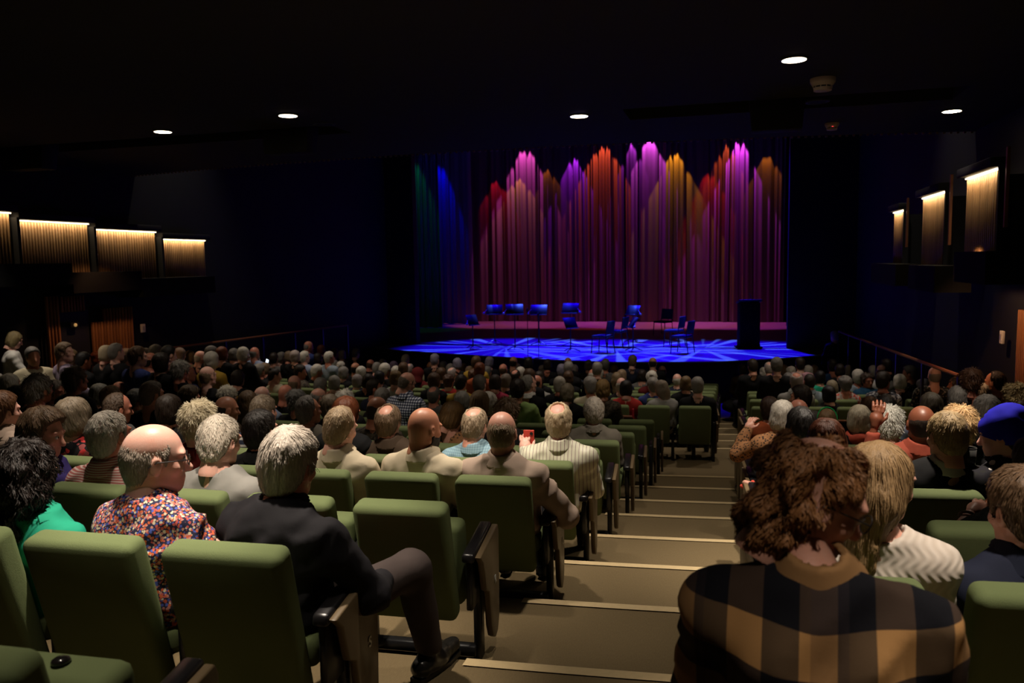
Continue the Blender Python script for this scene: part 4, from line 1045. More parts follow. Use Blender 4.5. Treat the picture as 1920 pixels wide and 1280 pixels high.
stage_chair(1264, 649, 72, 'black orchestra chair, middle one of the right group')
stage_chair(1279, 662, 70, 'black orchestra chair front right, beside the lectern')
M_DESK = principled('music_desk', (.012, .012, .014), .45, .5)
def music_stand(u, v, top, rz, label, wd=.50, tilt=28, clip=0):
    P = at_z(u, v, STAGE_Z); d = float(P @ CF); h = (v-top)/FPX*d; t = empty('music_stand', (P[0], P[1], STAGE_Z), math.radians(rz)); tag(t, label, 'music stand', 'black music stands')
    hd = .33; zb = max(h-hd*.8, .4)
    MB().tube([(0, 0, .05), (0, 0, zb+.05)], .016, 8).build('pole', M_STEEL, t)
    for k in range(3):
        a = math.radians(90+120*k); MB().tube([(0, 0, .10), (.14*math.cos(a), .14*math.sin(a), .06), (.27*math.cos(a), .27*math.sin(a), .01)], .013).build('foot', M_STEEL, t)
    M = Matrix.Translation((0, 0, zb+.14)) @ Matrix.Rotation(math.radians(-tilt), 4, 'X'); m = MB()
    m.box((0, 0, 0), (wd, .012, hd), M); m.box((0, -.03, -hd/2), (wd, .06, .012), M); m.box((0, .02, hd/2), (wd, .05, .010), M); m.build('desk', M_DESK, t, bevel=.003, seg=1)
    if clip: m = MB(); m.lathe([(.001, -.03), (.035, -.025), (.035, .02), (.001, .03)], (clip*(wd/2+.07), -.06, zb+.04), 12); m.tube([(clip*(wd/2+.07), -.06, zb+.05), (clip*wd*.45, 0, zb+.15)], .007, 5); m.build('clip_lamp', principled('clip_lamp', (.5, .5, .5), .3), t)
music_stand(887, 653, 592, 60, 'leftmost black music stand, desk seen edge-on', .40, 25, -1)
music_stand(928, 643, 573, 8, 'black music stand, second from the left', clip=-1)
music_stand(966, 655, 572, 20, 'black music stand, third from the left', clip=-1)
music_stand(1011, 646, 573, 6, 'black music stand, fourth from left behind the mic stands', clip=-1)
music_stand(1070, 659, 597, 50, 'low black music stand with a turned desk left of the chairs', .42)
music_stand(1070, 648, 570, -8, 'black music stand behind the low turned one', clip=1)
music_stand(1187, 658, 596, -62, 'low black music stand between the two chair groups', .38, 30, 1)
music_stand(1187, 641, 574, -25, 'black music stand behind the low one between the chairs', .44, 30, 1)
for u, v, top, lab in ((990, 670, 588, 'thin black microphone stand, left one of the pair'), (1010, 671, 596, 'thin black microphone stand, right one of the pair')):
    P = at_z(u, v, STAGE_Z); h = (v-top)/FPX*float(P @ CF); t = empty('microphone_stand', P); tag(t, lab, 'microphone stand', 'microphone stands')
    MB().lathe([(.001, .0), (.11, 0), (.11, .015), (.02, .03), (.001, .03)], n=18).build('base', M_STEEL, t); MB().tube([(0, 0, .02), (0, 0, h)], .009, 8).build('pole', M_STEEL, t); MB().lathe([(.001, 0), (.016, .01), (.024, .09), (.026, .13), (.001, .15)], (0, 0, h), 10).build('microphone', M_DESK, t)
P = at_z(1403, 651, STAGE_Z); t = empty('lectern', P, math.radians(10)); tag(t, 'black lectern standing on the right of the stage', 'lectern'); d = float(P @ CF); wl = 40/FPX*d; hl = 84/FPX*d
m = MB(); m.box((0, 0, hl/2), (wl*.92, .42, hl)); m.build('body', M_DARK, t, bevel=.01); MB().box((0, 0, .02), (wl*1.15, .50, .04)).build('base', M_BLACK, t, bevel=.01)
m = MB(); m.box((0, 0, 0), (wl*1.06, .5, .05), Matrix.Translation((0, .0, hl+.03)) @ Matrix.Rotation(math.radians(-10), 4, 'X')); m.build('top', M_DESK, t, bevel=.008)
MB().tube([(.1, .15, hl+.05), (.06, .05, hl+.18), (.0, -.05, hl+.26)], .009, 6).build('microphone', M_STEEL, t)
# bag in the aisle
P = at_z(1372, 772, -3.15); t = empty('backpack', (P[0]+.05, P[1], -3.15)); tag(t, 'black and yellow backpack lying in the aisle before the stage', 'bag')
fn = lambda p: el(p, (0, 0, .12), (.26, .2, .13))+.015*vnoise(p, 14, 2)
V, F = nets(fn, (-.32, -.26, -.04), (.32, .26, .3), .03); link('body', mesh_np('body', V, F, mats=[cloth_mat((.012, .012, .012))]), t)
MB().box((.08, -.12, .19), (.16, .05, .05)).build('pocket', cloth_mat((.55, .40, .03)), t, bevel=.015); MB().tube([(-.1, .1, .22), (-.05, .0, .28), (.1, .05, .24)], .012).build('strap', cloth_mat((.012, .012, .012)), t)
MB().box((.2, -.05, .2), (.03, .03, .06)).build('buckle', principled('red_buckle', (.6, .05, .03), .5), t, bevel=.004)

# ================================================================ the audience (pixel of the head, hair, hair colour, top, head turn)
# --- people in the nearest rows
P_(1532, 925, 'curly', 'b', 'plaid', 84, row=-1, fwd=.47, body=10, lean=24, nod=26, tilt=0, colz=.042, colr=.070, skin='f', vol=-.022, hcol=(.36, .16, .06), curly=.4, dens=1.5, glasses=1, eyes=1, fem=False, sw=.19, bulk=1.08, fold=.007, collar='plaid', strand=dict(length=.055, width=.0017, lift=.0018),
   label='person with wavy auburn-brown hair and glasses in brown plaid shirt, nearest the camera')
P_(50, 885, 'longcurly', 'd', 'te', 6, row=0, skin='f', vol=.0, curly=.4, strand=dict(length=.10, lift=.002), sleeve='short', lean=2, dens=1.4, hcol=(.018, .012, .010), label='person with long dark curly hair in teal green top at left edge')
P_(292, 856, 'bald', 'g', 'floral', 48, row=0, fwd=.36, skin='p', glasses=1, eyes=1, lean=14, body=10, nod=4, bulk=1.08, hs=1.07, fold=.013, collar='floral', hcol=(.38, .31, .25), label='bald man with glasses in a floral shirt turned to the right')
P_(545, 868, 'strip', 'S', 'dn', 14, row=0, fwd=.44, lean=22, nod=8, skin='r', vol=.006, hcol=(.62, .54, .46), vary=.6, jacket=1, fold=.010, collar='dn', body=18, sw=.20, bulk=1.16, ownlegs=1, tilt=4, armR=((.11, .12, -.21), (-.12, .20, -.03)), label='silver-haired man in a dark suit leaning out beside the panel marked S')
P_(1652, 900, 'long', 'y', 'knit', 55, row=0, skin='p', sleeve='long', lean=4, hcol=(.40, .25, .12), body=12, nod=6, eyes=1, label='blonde person in a cream cable-knit sweater beside the plaid shirt')
P_(1916, 952, 'short', 'b', 'n', -20, row=0, skin='f', hs=.95, lean=6, hcol=(.17, .10, .055), sw=.165, topmat=None, label='child with short brown hair in navy blue sweater at right edge')
P_(413, 824, 'thin', 'W', 'lg', 12, row=1, skin='p', vol=.006, hcol=(.66, .58, .48), collar=False, lean=6, sw=.19, label='white-haired man in plain light grey sweatshirt')
P_(207, 815, 'thin', 'w', 'redstripe', 10, row=1, skin='r', vol=.007, hcol=(.56, .50, .42), collar='redstripe', lean=6, label='white-haired man in red and white striped shirt')
P_(490, 806, 'short', 'k', 'k', 14, row=2, skin='f', hcol=(.014, .010, .008), collar='k', label='man with short black hair and black top behind the suit')
P_(640, 800, 'recede', 't', 'be', 16, row=2, skin='p', vol=.004, hcol=(.46, .33, .20), jacket=1, collar='be', lean=10, nod=10, sw=.19, label='sandy-haired man in beige jacket with ears showing')
P_(797, 800, 'none', 'k', 'be', 34, row=2, skin='m', jacket=1, collar='be', beard='k', lean=10, body=8, nod=10, sw=.19, bulk=1.08, label='bald bearded man in beige jacket turned to the right')
P_(942, 808, 'bald', 't', 'ta', 4, row=2, skin='f', hcol=(.36, .26, .17), jacket=1, fold=.010, collar='ta', lean=12, sw=.19, bulk=1.12, armR=((.17, .07, -.24), (-.12, .22, .02)), label='bald-crowned man in tan jacket at the aisle seat marked Q')
P_(1048, 788, 'crown', 'W', 'pinstripe', -4, row=3, skin='p', vol=.004, hcol=(.74, .56, .36), collar='pinstripe', lean=12, sw=.19, bulk=1.08, armL=((-.06, .12, -.24), (-.02, .12, .22)), hands=1, label='fair-haired man in shiny pinstriped shirt near the aisle')
P_(891, 795, 'crown', 't', 'bluecheck', 12, row=3, skin='f', hcol=(.40, .30, .20), collar='bluecheck', lean=8, vol=-.003, label='man with thinning sandy hair in pale blue checked shirt')
P_(1112, 770, 'recede', 'S', 'bz', -22, skin='f', hcol=(.48, .42, .35), vol=.012, jacket=1, collar='bz', glasses=1, lean=10, body=-6, bulk=1.1, label='grey-haired man with dark glasses in a taupe blazer')
P_(850, 778, 'bob', 'y', 'spots', 42, skin='f', hcol=(.19, .105, .038), nod=22, label='blonde-brown haired woman in spotted tan top looking down right')
P_(376, 788, 'fluff', 'W', 'dr', 10, row=2, skin='p', vol=.006, hcol=(.76, .62, .42), label='woman with fluffy pale blonde curls in dark red top')
P_(140, 780, 'bob', 'p', 'blackfloral', 8, row=2, skin='p', vol=.014, hcol=(.26, .20, .135), label='woman with sandy grey bob in black and red floral top')
P_(82, 812, 'short', 't', 'pu', 72, row=1, skin='f', vol=.012, fem=True, hcol=(.17, .105, .06), sleeve='long', eyes=1, label='brown-haired woman in violet blue top in right profile')
P_(103, 733, 'fluff', 'g', 'camel', 68, skin='r', hcol=(.27, .23, .20), glasses=1, fem=False, label='man with curly grey hair, glasses and a yellow lanyard')
P_(258, 752, 'short', 's', 'k', 40, skin='f', vol=.004, hcol=(.10, .095, .09), label='person with short dark grey hair and dark top in right profile')
P_(320, 766, 'bob', 'd', 'k', 8, skin='f', hcol=(.03, .019, .013), label='person with dark brown bobbed hair in black top')
P_(357, 746, 'short', 'b', 'lb', 34, skin='f', vol=.01, hcol=(.10, .065, .035), label='brown-haired person in light blue shirt')
P_(222, 764, 'recede', 'b', 'g', 30, skin='r', hcol=(.12, .08, .055))
P_(428, 742, 'fluff', 'W', 'k', 8, skin='p', vol=.006, hcol=(.56, .52, .42))
P_(426, 766, 'shaved', 'd', 'br', 40, skin='m')
P_(492, 742, 'bald', 'w', 'lb', 4, skin='p')
P_(495, 770, 'thin', 'b', 'navystripe', 6, skin='f', vol=.006, hcol=(.20, .15, .10))
P_(466, 752, 'long', 'b', 'k', 8, skin='f', hcol=(.10, .06, .03))
P_(580, 768, 'recede', 's', 'bz', 26, skin='m', hcol=(.20, .18, .16), vol=.01)
P_(557, 750, 'fluff', 's', 'k', 0, fem=False, hcol=(.22, .21, .20))
P_(598, 744, 'bald', 'g', 'cr', 40, skin='f')
P_(620, 760, 'bob', 't', 'k', 4, hcol=(.16, .12, .08))
P_(647, 750, 'fluff', 'w', 'k', 4)
P_(650, 772, 'bob', 'a', 'k', 20, hcol=(.13, .035, .012))
P_(708, 768, 'shaved', 'd', 'camel', 14, skin='m')
P_(729, 788, 'crown', 't', 'br', 8, row=3, skin='f', hcol=(.22, .145, .09))
P_(717, 746, 'short', 'g', 'k', 6)
P_(703, 727, 'short', 'd', 'n', 66, skin='r', label='dark-haired man in navy jacket turned right beside the checked shirt')
P_(764, 716, 'bald', 'g', 'navycheck', 36, pos=at_y(764, 716, 8.6), floor=-2.561, ri=6, skin='f', lean=16, body=14, nod=20, hcol=(.16, .13, .10), glasses=1, sw=.185, bulk=1.1, lod=1, collar='navycheck', stand=False, label='balding man rising in a navy and white checked shirt')
P_(814, 740, 'crown', 's', 'g', 4, skin='r')
P_(867, 750, 'bob', 'g', 'k', 8)
P_(900, 754, 'bob', 't', 'k', 4)
P_(916, 758, 'short', 'w', 'k', 4, vol=.008)
P_(952, 772, 'fluff', 'b', 'k', 10, hcol=(.12, .07, .035))
P_(327, 722, 'bald', 'g', 'cr', 12, skin='r'); P_(354, 700, 'bald', 't', 'b', 46, skin='r', sw=.185); P_(340, 694, 'fluff', 'g', 'k', 10)
P_(300, 705, 'short', 'g', 'ol', 34); P_(286, 738, 'thin', 'p', 'k', 22, skin='f', vol=.006, hcol=(.24, .20, .17)); P_(226, 732, 'shaved', 'd', 'k', 14, skin='r'); P_(188, 738, 'bob', 'S', 'k', 10, hcol=(.34, .33, .29)); P_(210, 745, 'thin', 't', 'k', 12, skin='r')
P_(143, 710, 'fluff', 'g', 'k', 10, hcol=(.20, .16, .13)); P_(74, 728, 'fluff', 'g', 'k', 8); P_(20, 718, 'bob', 'w', 'k', 6); P_(34, 742, 'long', 'd', 'camel', 6, hcol=(.035, .022, .015)); P_(6, 768, 'short', 'a', 'ta', 16, row=2, hcol=(.14, .06, .025)); P_(-6, 716, 'short', 'g', 'k', 8)
# --- left block, further on
P_(62, 668, 'short', 's', 'cr', 110, body=100, skin='m', jacket=1, label='man in cream jacket over navy shirt sitting near the usher')
P_(122, 660, 'short', 't', 'lv', 60); P_(134, 668, 'bob', 't', 'lv', 14, hcol=(.26, .17, .08), armL=((-.18, .12, -.05), (.06, .10, .24))); P_(158, 676, 'short', 'k', 'k', 14); P_(184, 672, 'fluff', 'a', 'camel', 18); P_(201, 662, 'bob', 'w', 'k', 12, hcol=(.55, .45, .30)); P_(219, 660, 'short', 'g', 'k', 14)
P_(206, 682, 'bob', 'b', 'cr', 12); P_(225, 687, 'shaved', 'd', 'k', 14, skin='D'); P_(238, 668, 'short', 'g', 'k', 8); P_(259, 668, 'short', 'b', 'b', 30); P_(275, 666, 'bob', 'g', 'k', 8); P_(283, 676, 'bald', 'd', 'k', 20, skin='r'); P_(293, 661, 'short', 'g', 'k', 8)
P_(304, 678, 'bob', 'd', 'k', 20); P_(317, 665, 'short', 'k', 'k', 20); P_(311, 685, 'bald', 'b', 'k', 50, skin='m'); P_(280, 692, 'bob', 'b', 'k', 8); P_(330, 676, 'short', 'd', 'k', 12); P_(338, 664, 'bob', 'g', 'k', 8, hcol=(.24, .18, .13)); P_(357, 668, 'bob', 't', 'cr', 4, hcol=(.28, .19, .09))
P_(377, 670, 'bald', 'w', 'k', 30, skin='p'); P_(378, 684, 'short', 's', 'br', 6); P_(397, 662, 'short', 's', 'k', 30); P_(398, 674, 'bob', 'w', 'ye', 6); P_(400, 690, 'fluff', 't', 'br', 34, hcol=(.20, .15, .10)); P_(417, 662, 'bob', 'a', 'k', 8); P_(419, 682, 'bob', 'd', 'b', 4)
P_(440, 664, 'bob', 's', 'k', 8); P_(440, 680, 'bob', 'b', 'orangefloral', 6); P_(457, 663, 'bob', 'w', 'k', 6); P_(390, 704, 'bald', 't', 'k', 8, skin='p'); P_(447, 708, 'bob', 'd', 'k', 8); P_(408, 724, 'bob', 'k', 'k', 6)
P_(462, 671, 'fluff', 'g', 'gr', 6); P_(478, 661, 'bald', 'g', 'lb', 4, skin='r'); P_(480, 675, 'short', 'g', 'lb', 6); P_(514, 672, 'short', 'd', 'g', -20, armL=((-.14, .16, -.12), (.05, .14, .14)), hands=1, label='dark-haired person holding up a glowing phone')
P_(528, 670, 'short', 'g', 'k', 6); P_(543, 668, 'bob', 't', 'k', 6, hcol=(.17, .115, .07)); P_(554, 667, 'bob', 'p', 'k', 6); P_(545, 680, 'short', 's', 'g', 4); P_(567, 674, 'short', 'b', 'b', 58); P_(572, 669, 'short', 'w', 'lb', 20)
P_(579, 649, 'bald', 'g', 'b', 30, skin='r', label='bald man in blue shirt rising highest in the left front rows'); P_(581, 658, 'short', 'g', 'k', 6); P_(603, 655, 'bob', 'a', 'k', 8); P_(597, 671, 'bob', 'd', 'k', 8); P_(618, 670, 'short', 'w', 'gb', 30, skin='r'); P_(628, 662, 'short', 'b', 'k', 10, skin='r'); P_(642, 664, 'bob', 'p', 'g', 4); P_(668, 662, 'short', 's', 'k', 8)
P_(628, 684, 'crown', 'w', 'lb', 4); P_(640, 687, 'fluff', 'w', 'k', 4); P_(600, 682, 'bob', 'g', 'k', 10); P_(595, 696, 'short', 'w', 'k', 34, vol=.008); P_(564, 697, 'short', 'd', 'camel', 66, skin='r'); P_(487, 695, 'short', 'g', 'k', 4, vol=.006); P_(465, 692, 'short', 'd', 'ta', 10); P_(498, 690, 'bob', 't', 'k', 12)
P_(516, 704, 'updo', 'd', 'cr', 46); P_(553, 718, 'bald', 't', 'k', 4, skin='f'); P_(536, 737, 'none', 'd', 'k', 4, skin='r'); P_(602, 724, 'cap', 'w', 'k', 4, under='g', label='person in a white knitted cap among the middle left rows'); P_(628, 717, 'bob', 'S', 'sk', 4, hcol=(.32, .30, .26), sleeve='none')
P_(645, 698, 'bob', 'g', 'k', 14); P_(667, 690, 'bald', 'd', 'k', 6, skin='m'); P_(671, 713, 'bob', 'g', 'n', 10, hcol=(.25, .21, .20)); P_(678, 697, 'bob', 'w', 'k', 6); P_(695, 683, 'bald', 'b', 'k', 6, skin='r'); P_(707, 690, 'short', 'g', 'lb', 6); P_(718, 683, 'short', 'g', 'k', 6)
P_(739, 686, 'bob', 'v', 'k', 6, hcol=(.14, .10, .15)); P_(722, 694, 'short', 'w', 'k', 14, vol=.008); P_(743, 696, 'bob', 'w', 'k', 4); P_(757, 690, 'bob', 'b', 'k', 4); P_(761, 674, 'short', 'w', 'k', 20); P_(768, 692, 'crown', 'p', 'pk', 6); P_(785, 700, 'hood', 'dr', 'dr', 10, label='person in dark red hooded top in front of the checked shirt')
P_(810, 688, 'fluff', 'a', 'cr', 6, hcol=(.18, .07, .025)); P_(828, 700, 'bob', 'b', 'k', 6); P_(816, 674, 'short', 'v', 'k', 4); P_(832, 686, 'bob', 's', 'te', 6); P_(858, 681, 'bob', 'v', 'k', 4); P_(845, 692, 'short', 'g', 'k', 8); P_(869, 690, 'bob', 'b', 'k', 10); P_(848, 700, 'crown', 'p', 'k', 6)
P_(691, 714, 'bob', 'd', 'k', 6); P_(712, 707, 'bob', 'k', 'k', 6); P_(743, 708, 'bob', 'y', 'w', 10, hcol=(.19, .12, .05)); P_(842, 714, 'fluff', 'b', 'r', 4, hcol=(.08, .035, .02)); P_(865, 718, 'short', 'd', 'ye', 4); P_(815, 712, 'bob', 'b', 'k', 24)
P_(893, 679, 'short', 'b', 'ye', 4); P_(918, 678, 'bob', 'v', 'k', 4); P_(915, 688, 'crown', 'p', 'k', 6); P_(900, 692, 'bob', 'a', 'or', 6); P_(963, 678, 'bald', 'd', 'k', 4, skin='m'); P_(992, 680, 'bob', 'k', 'k', 4); P_(1065, 680, 'bald', 'd', 'k', 4, skin='m'); P_(1027, 683, 'bob', 'd', 'k', 4)
P_(944, 692, 'bald', 'b', 'g', 6, skin='r'); P_(881, 696, 'bob', 't', 'k', 6, hcol=(.30, .20, .11)); P_(888, 704, 'fluff', 'b', 'k', 6, hcol=(.11, .055, .03)); P_(914, 698, 'short', 's', 'w', 4); P_(970, 692, 'short', 'p', 'k', 6); P_(1018, 694, 'fluff', 'p', 'cr', 8, hcol=(.28, .23, .17)); P_(967, 705, 'crown', 'd', 'bz', 12, skin='r'); P_(976, 700, 'short', 'w', 'w', 4)
P_(993, 705, 'bob', 'b', 'k', 6); P_(1012, 707, 'long', 'd', 'k', 14); P_(1053, 694, 'short', 'v', 'k', 4); P_(1066, 690, 'short', 'g', 'k', 4); P_(1066, 707, 'bob', 'b', 'k', 6); P_(1077, 694, 'short', 'w', 'lb', 20)
P_(900, 720, 'short', 's', 'w', 6, hcol=(.10, .085, .075)); P_(929, 716, 'bob', 'd', 'mg', 8, hcol=(.035, .02, .014), label='person with dark bob in crimson top in the middle rows'); P_(949, 713, 'bob', 'g', 'k', 10, hcol=(.18, .14, .11)); P_(992, 719, 'recede', 'g', 'k', 40, skin='p', jacket=1, collar='w'); P_(1007, 716, 'bald', 'd', 'lg', 20, skin='r'); P_(971, 730, 'short', 'd', 'lm', 4, skin='f', collar=False, sw=.185, label='dark-haired person in lime green top behind the barrier')
P_(1050, 720, 'bob', 'S', 'k', 8, hcol=(.40, .36, .30)); P_(1064, 735, 'bob', 'p', 'k', 10, hcol=(.26, .21, .15))
P_(1104, 684, 'bob', 's', 'k', 4); P_(1120, 692, 'short', 'g', 'k', 4); P_(1135, 684, 'short', 's', 'g', 4); P_(1186, 677, 'short', 't', 'n', 4, hcol=(.15, .10, .07)); P_(1224, 680, 'bald', 'd', 'k', 4, skin='f'); P_(1112, 703, 'bald', 'w', 'k', 10, skin='r'); P_(1123, 702, 'short', 'w', 'k', 4); P_(1152, 694, 'bob', 'b', 'k', 4)
P_(1157, 710, 'long', 'y', 'k', 4, hcol=(.22, .15, .08)); P_(1166, 704, 'bob', 't', 'n', 6); P_(1191, 702, 'short', 'g', 'or', 6); P_(1204, 703, 'bob', 'd', 'g', 4); P_(1242, 695, 'bald', 'd', 'n', 4, skin='r'); P_(1222, 708, 'fluff', 'w', 'dr', 4); P_(1224, 722, 'short', 'g', 'b', -24); P_(1239, 727, 'long', 'g', 'lg', -44, body=-22, lean=16, hcol=(.24, .19, .14), armL=((-.12, .16, -.16), (-.16, .14, .06)), hands=1, label='long grey-haired woman in pale shawl leaning left and gesturing')
P_(1270, 712, 'bald', 'w', 'n', 10, skin='p'); P_(1286, 718, 'bob', 't', 'k', 6, hcol=(.16, .10, .045)); P_(1106, 723, 'short', 'S', 'cr', -34, skin='m', vol=.01, hcol=(.28, .26, .235)); P_(1131, 727, 'bob', 'y', 'camel', 4, hcol=(.40, .25, .10)); P_(1165, 721, 'bald', 'w', 'k', 6, skin='p'); P_(1174, 727, 'bob', 'k', 'r', 4, label='black-haired person in a bright red top')
P_(1299, 745, 'bob', 't', 'k', 4, hcol=(.34, .27, .18), label='short fair-haired person seated alone nearest the front aisle'); P_(1308, 723, 'short', 'g', 'k', 6)
# --- right block
P_(1392, 692, 'bob', 'd', 'br', 4); P_(1411, 686, 'short', 'd', 'k', -6); P_(1434, 699, 'fluff', 'w', 'k', 26); P_(1442, 690, 'crown', 'p', 'k', 4); P_(1456, 685, 'short', 's', 'k', 4); P_(1457, 708, 'short', 'k', 'lg', 4); P_(1470, 694, 'bob', 't', 'k', 6); P_(1483, 698, 'fluff', 'w', 'k', 4); P_(1500, 682, 'short', 'd', 'pk', 4); P_(1515, 695, 'bob', 'w', 'k', 4); P_(1526, 694, 'bob', 't', 'k', -8)
P_(1478, 711, 'bob', 's', 'cr', 4); P_(1493, 714, 'crown', 'p', 'lg', 4, skin='r', collar='w'); P_(1517, 715, 'recede', 'd', 'gb', -6, skin='r', collar='gb'); P_(1537, 706, 'bob', 'k', 'te', 4); P_(1560, 685, 'short', 'd', 'db', 4); P_(1574, 693, 'bob', 'd', 'k', 4); P_(1590, 694, 'bob', 'w', 'k', 6)
P_(1585, 719, 'fluff', 's', 'redfloral', 4, vol=.006, hcol=(.17, .155, .145), label='grey-haired woman in red and white floral top'); P_(1560, 725, 'bob', 't', 'k', 4, hcol=(.30, .25, .17)); P_(1553, 738, 'bob', 'k', 'k', -20); P_(1608, 706, 'short', 'w', 'gb', 6, vol=.008)
P_(1500, 744, 'short', 'd', 'g', -62, skin='m', vol=.008); P_(1442, 764, 'bob', 'd', 'or', -20, hcol=(.045, .024, .016)); P_(1466, 776, 'bob', 'S', 'spots', 6, vol=-.004, hcol=(.50, .46, .40), armL=((-.16, .10, -.10), (.08, .10, .18)), hands=1, label='person with straight white hair holding hands up to the face'); P_(1497, 772, 'bald', 'w', 'darkgingham', -14, skin='r', sw=.185, label='bald man in dark gingham shirt beside the aisle'); P_(1500, 794, 'bob', 'k', 'k', -10, hcol=(.010, .008, .007), vneck=1)
P_(1551, 788, 'bob', 't', 'gr', 8, hcol=(.22, .13, .06), label='light brown-haired person wearing a green headband'); P_(1550, 826, 'bob', 'a', 'k', 10, row=2, vol=.006, hcol=(.12, .032, .012), label='auburn-haired person behind the wavy-haired person in plaid'); P_(1611, 784, 'bob', 'W', 'k', 6, vol=.006, hcol=(.62, .54, .40), label='woman with white-blonde bob and a coral scarf')
P_(1637, 697, 'short', 'w', 'lb', 8); P_(1627, 712, 'fluff', 'b', 'tl', 172, skin='r', glasses=1, hcol=(.08, .055, .04), lod=1, label='smiling woman with glasses turned round to face the camera'); P_(1653, 695, 'bald', 'b', 'w', 24, skin='f'); P_(1661, 685, 'short', 'd', 'k', -30); P_(1657, 714, 'short', 'd', 'greyfloral', 50, fem=True, vol=.008, skin='r'); P_(1687, 715, 'bob', 'w', 'k', 10)
P_(1704, 700, 'short', 's', 'leafdark', -66, skin='m', vol=.006); P_(1731, 724, 'fluff', 'v', 'leafdark', 4, hcol=(.28, .27, .29), armL=((-.16, .06, -.03), (.05, .12, .24)), hands=1); P_(1752, 703, 'bald', 'g', 'leafdark', 10, skin='p'); P_(1793, 720, 'curly', 's', 'k', -80, skin='m', hcol=(.10, .08, .065)); P_(1820, 714, 'fluff', 'a', 'k', 20, hcol=(.09, .035, .015)); P_(1865, 716, 'recede', 'd', 'br', -40, skin='m')
P_(1837, 739, 'short', 'w', 'n', 6, skin='r', collar='n', row=7, hcol=(.50, .46, .36)); P_(1745, 760, 'bob', 'd', 'lb', 4, hcol=(.065, .052, .035)); P_(1795, 748, 'short', 'g', 'k', 8, row=6); P_(1793, 766, 'shaved', 'g', 'lb', 4, skin='m'); P_(1660, 762, 'bob', 'k', 'k', 4); P_(1630, 762, 'bob', 'b', 'k', 14, hcol=(.11, .05, .022))
P_(1666, 790, 'fluff', 'W', 'pk', 6, row=4, vol=-.002, hcol=(.80, .72, .64), label='person with bright white tousled hair behind a raised hand'); P_(1727, 793, 'shaved', 'd', 'ru', 8, row=3, skin='d', sw=.19, bulk=1.1, collar='ru', armL=((-.10, .12, -.12), (.065, .04, .33)), hands=1, curl=.35, label='dark-skinned man in rust red shirt with raised left arm'); P_(1774, 815, 'thin', 't', 'k', -14, row=2, skin='f', vol=.007, hcol=(.46, .32, .16), jacket=1, collar='w', colr=.069, colz=.03, sw=.2, bulk=1.1, label='sandy-haired man in black jacket with white collar'); P_(1798, 798, 'fluff', 'y', 'k', 6, row=3, vol=.006, hcol=(.62, .40, .19), label='blonde curly-haired woman behind the sandy-haired man')
P_(1878, 813, 'beret', 'b', 'blackpetal', -58, row=2, skin='p', under='k', hcol=(.012, .010, .42), label='woman in a bright blue beret facing left'); P_(1905, 740, 'curly', 'y', 'pk', 6, row=6, vol=-.02, hcol=(.45, .33, .16)); P_(1850, 772, 'short', 'g', 'k', 10, skin='r'); P_(1908, 778, 'updo', 'd', 'pk', 10, hcol=(.045, .025, .016)); P_(1945, 868, 'bob', 'd', 'k', -10, row=1, armL=((-.10, .20, -.16), (.18, .16, .10)), sleeve='short', hands=1, label='person in black with forearm raised at the right edge')
# --- standing people
P_(28, 636, 'bob', 'y', 'w', 24, pos=at_y(28, 636, 9.1), floor=-2.60, stand=True, lean=3, nod=22, body=30, vol=-.004, hcol=(.30, .23, .11), armR=((.03, .12, -.24), (.02, .24, .02)), lod=1, hands=1, trous='k', label='standing usher in white blouse and black trousers at far left')
P_(1564, 630, 'short', 'v', 'k', -20, pos=at_z(1564, 630, -1.95), floor=-3.45, stand=True, trous='k', label='dim grey-haired person standing beside the stage on the right')

solve_rows()
# ================================================================ belongings and worn extras
def P_by(s): return [p for p in PEOPLE if p['label'] and s in p['label']][0]
def local(p, W): return p['o'].matrix_basis.inverted() @ Vector(W)
bpy.context.view_layer.update()
# seated legs of the man in the suit, right foot out in the aisle
s = P_by('dark suit'); K = at_y(772, 1066, 2.86); fl = s['fl']; A_ = np.array([K[0]+.02, K[1]+.10, fl+.13]); T_ = at_z(842, 1212, fl+.05)
kL = local(s, K); aL = local(s, A_); tL = local(s, T_); hL = Vector((.10, .02, .45))
def trou(p):
    d = smin(rc(p, hL, kL, .092, .074), rc(p, kL, aL, .074, .058), .03); d = smin(d, rc(p, (-.1, .02, .45), (-.12, .40, .47), .09, .07), .03); d = np.minimum(d, rc(p, (-.12, .40, .47), (-.12, .42, .12), .07, .055))
    d = smin(d, el(p, (0, 0, .47), (.18, .14, .12)), .05); return smax(d-.005*vnoise(p*f3(1, 1, .5), 20., 4), .10-p[..., 2], .01)
V, F = nets(trou, (-.35, -.25, .06), (.65, .85, .72), .013); link('trousers', mesh_np('trousers', V, F, mats=[cloth_mat((.060, .045, .042))]), s['o'])
dv = (tL-aL); dv.z = 0; dv.normalize()
def shoe(p):
    a = Vector((aL.x, aL.y, .05)); d = rc(p, a-dv*.05, a+dv*.06, .045, .046); d = smin(d, rc(p, a+dv*.05, a+dv*.18, .045, .034), .03); d = smin(d, rc(p, a, (aL.x, aL.y, .12), .045, .042), .02)
    return smax(d-.002*vnoise(p, 60., 1), .004-p[..., 2], .006)
V, F = nets(shoe, (aL.x-.3, aL.y-.3, -.01), (aL.x+.3, aL.y+.3, .2), .008); link('shoe', mesh_np('shoe', V, F, mats=[principled('polished_leather', (.012, .011, .010), .28, .5)]), s['o'])
m = MB(); a = Vector((aL.x, aL.y, .012)); n_ = Vector((-dv.y, dv.x, 0))
m.prism([tuple((a+dv*q+n_*r)[:2]) for q, r in ((-.09, -.03), (.1, -.045), (.2, -.03), (.215, 0), (.2, .03), (.1, .045), (-.09, .03))], 0, .02); m.build('shoe_sole', M_STEEL, s['o'])
sl2 = Vector((-.12, .45, .0)); 
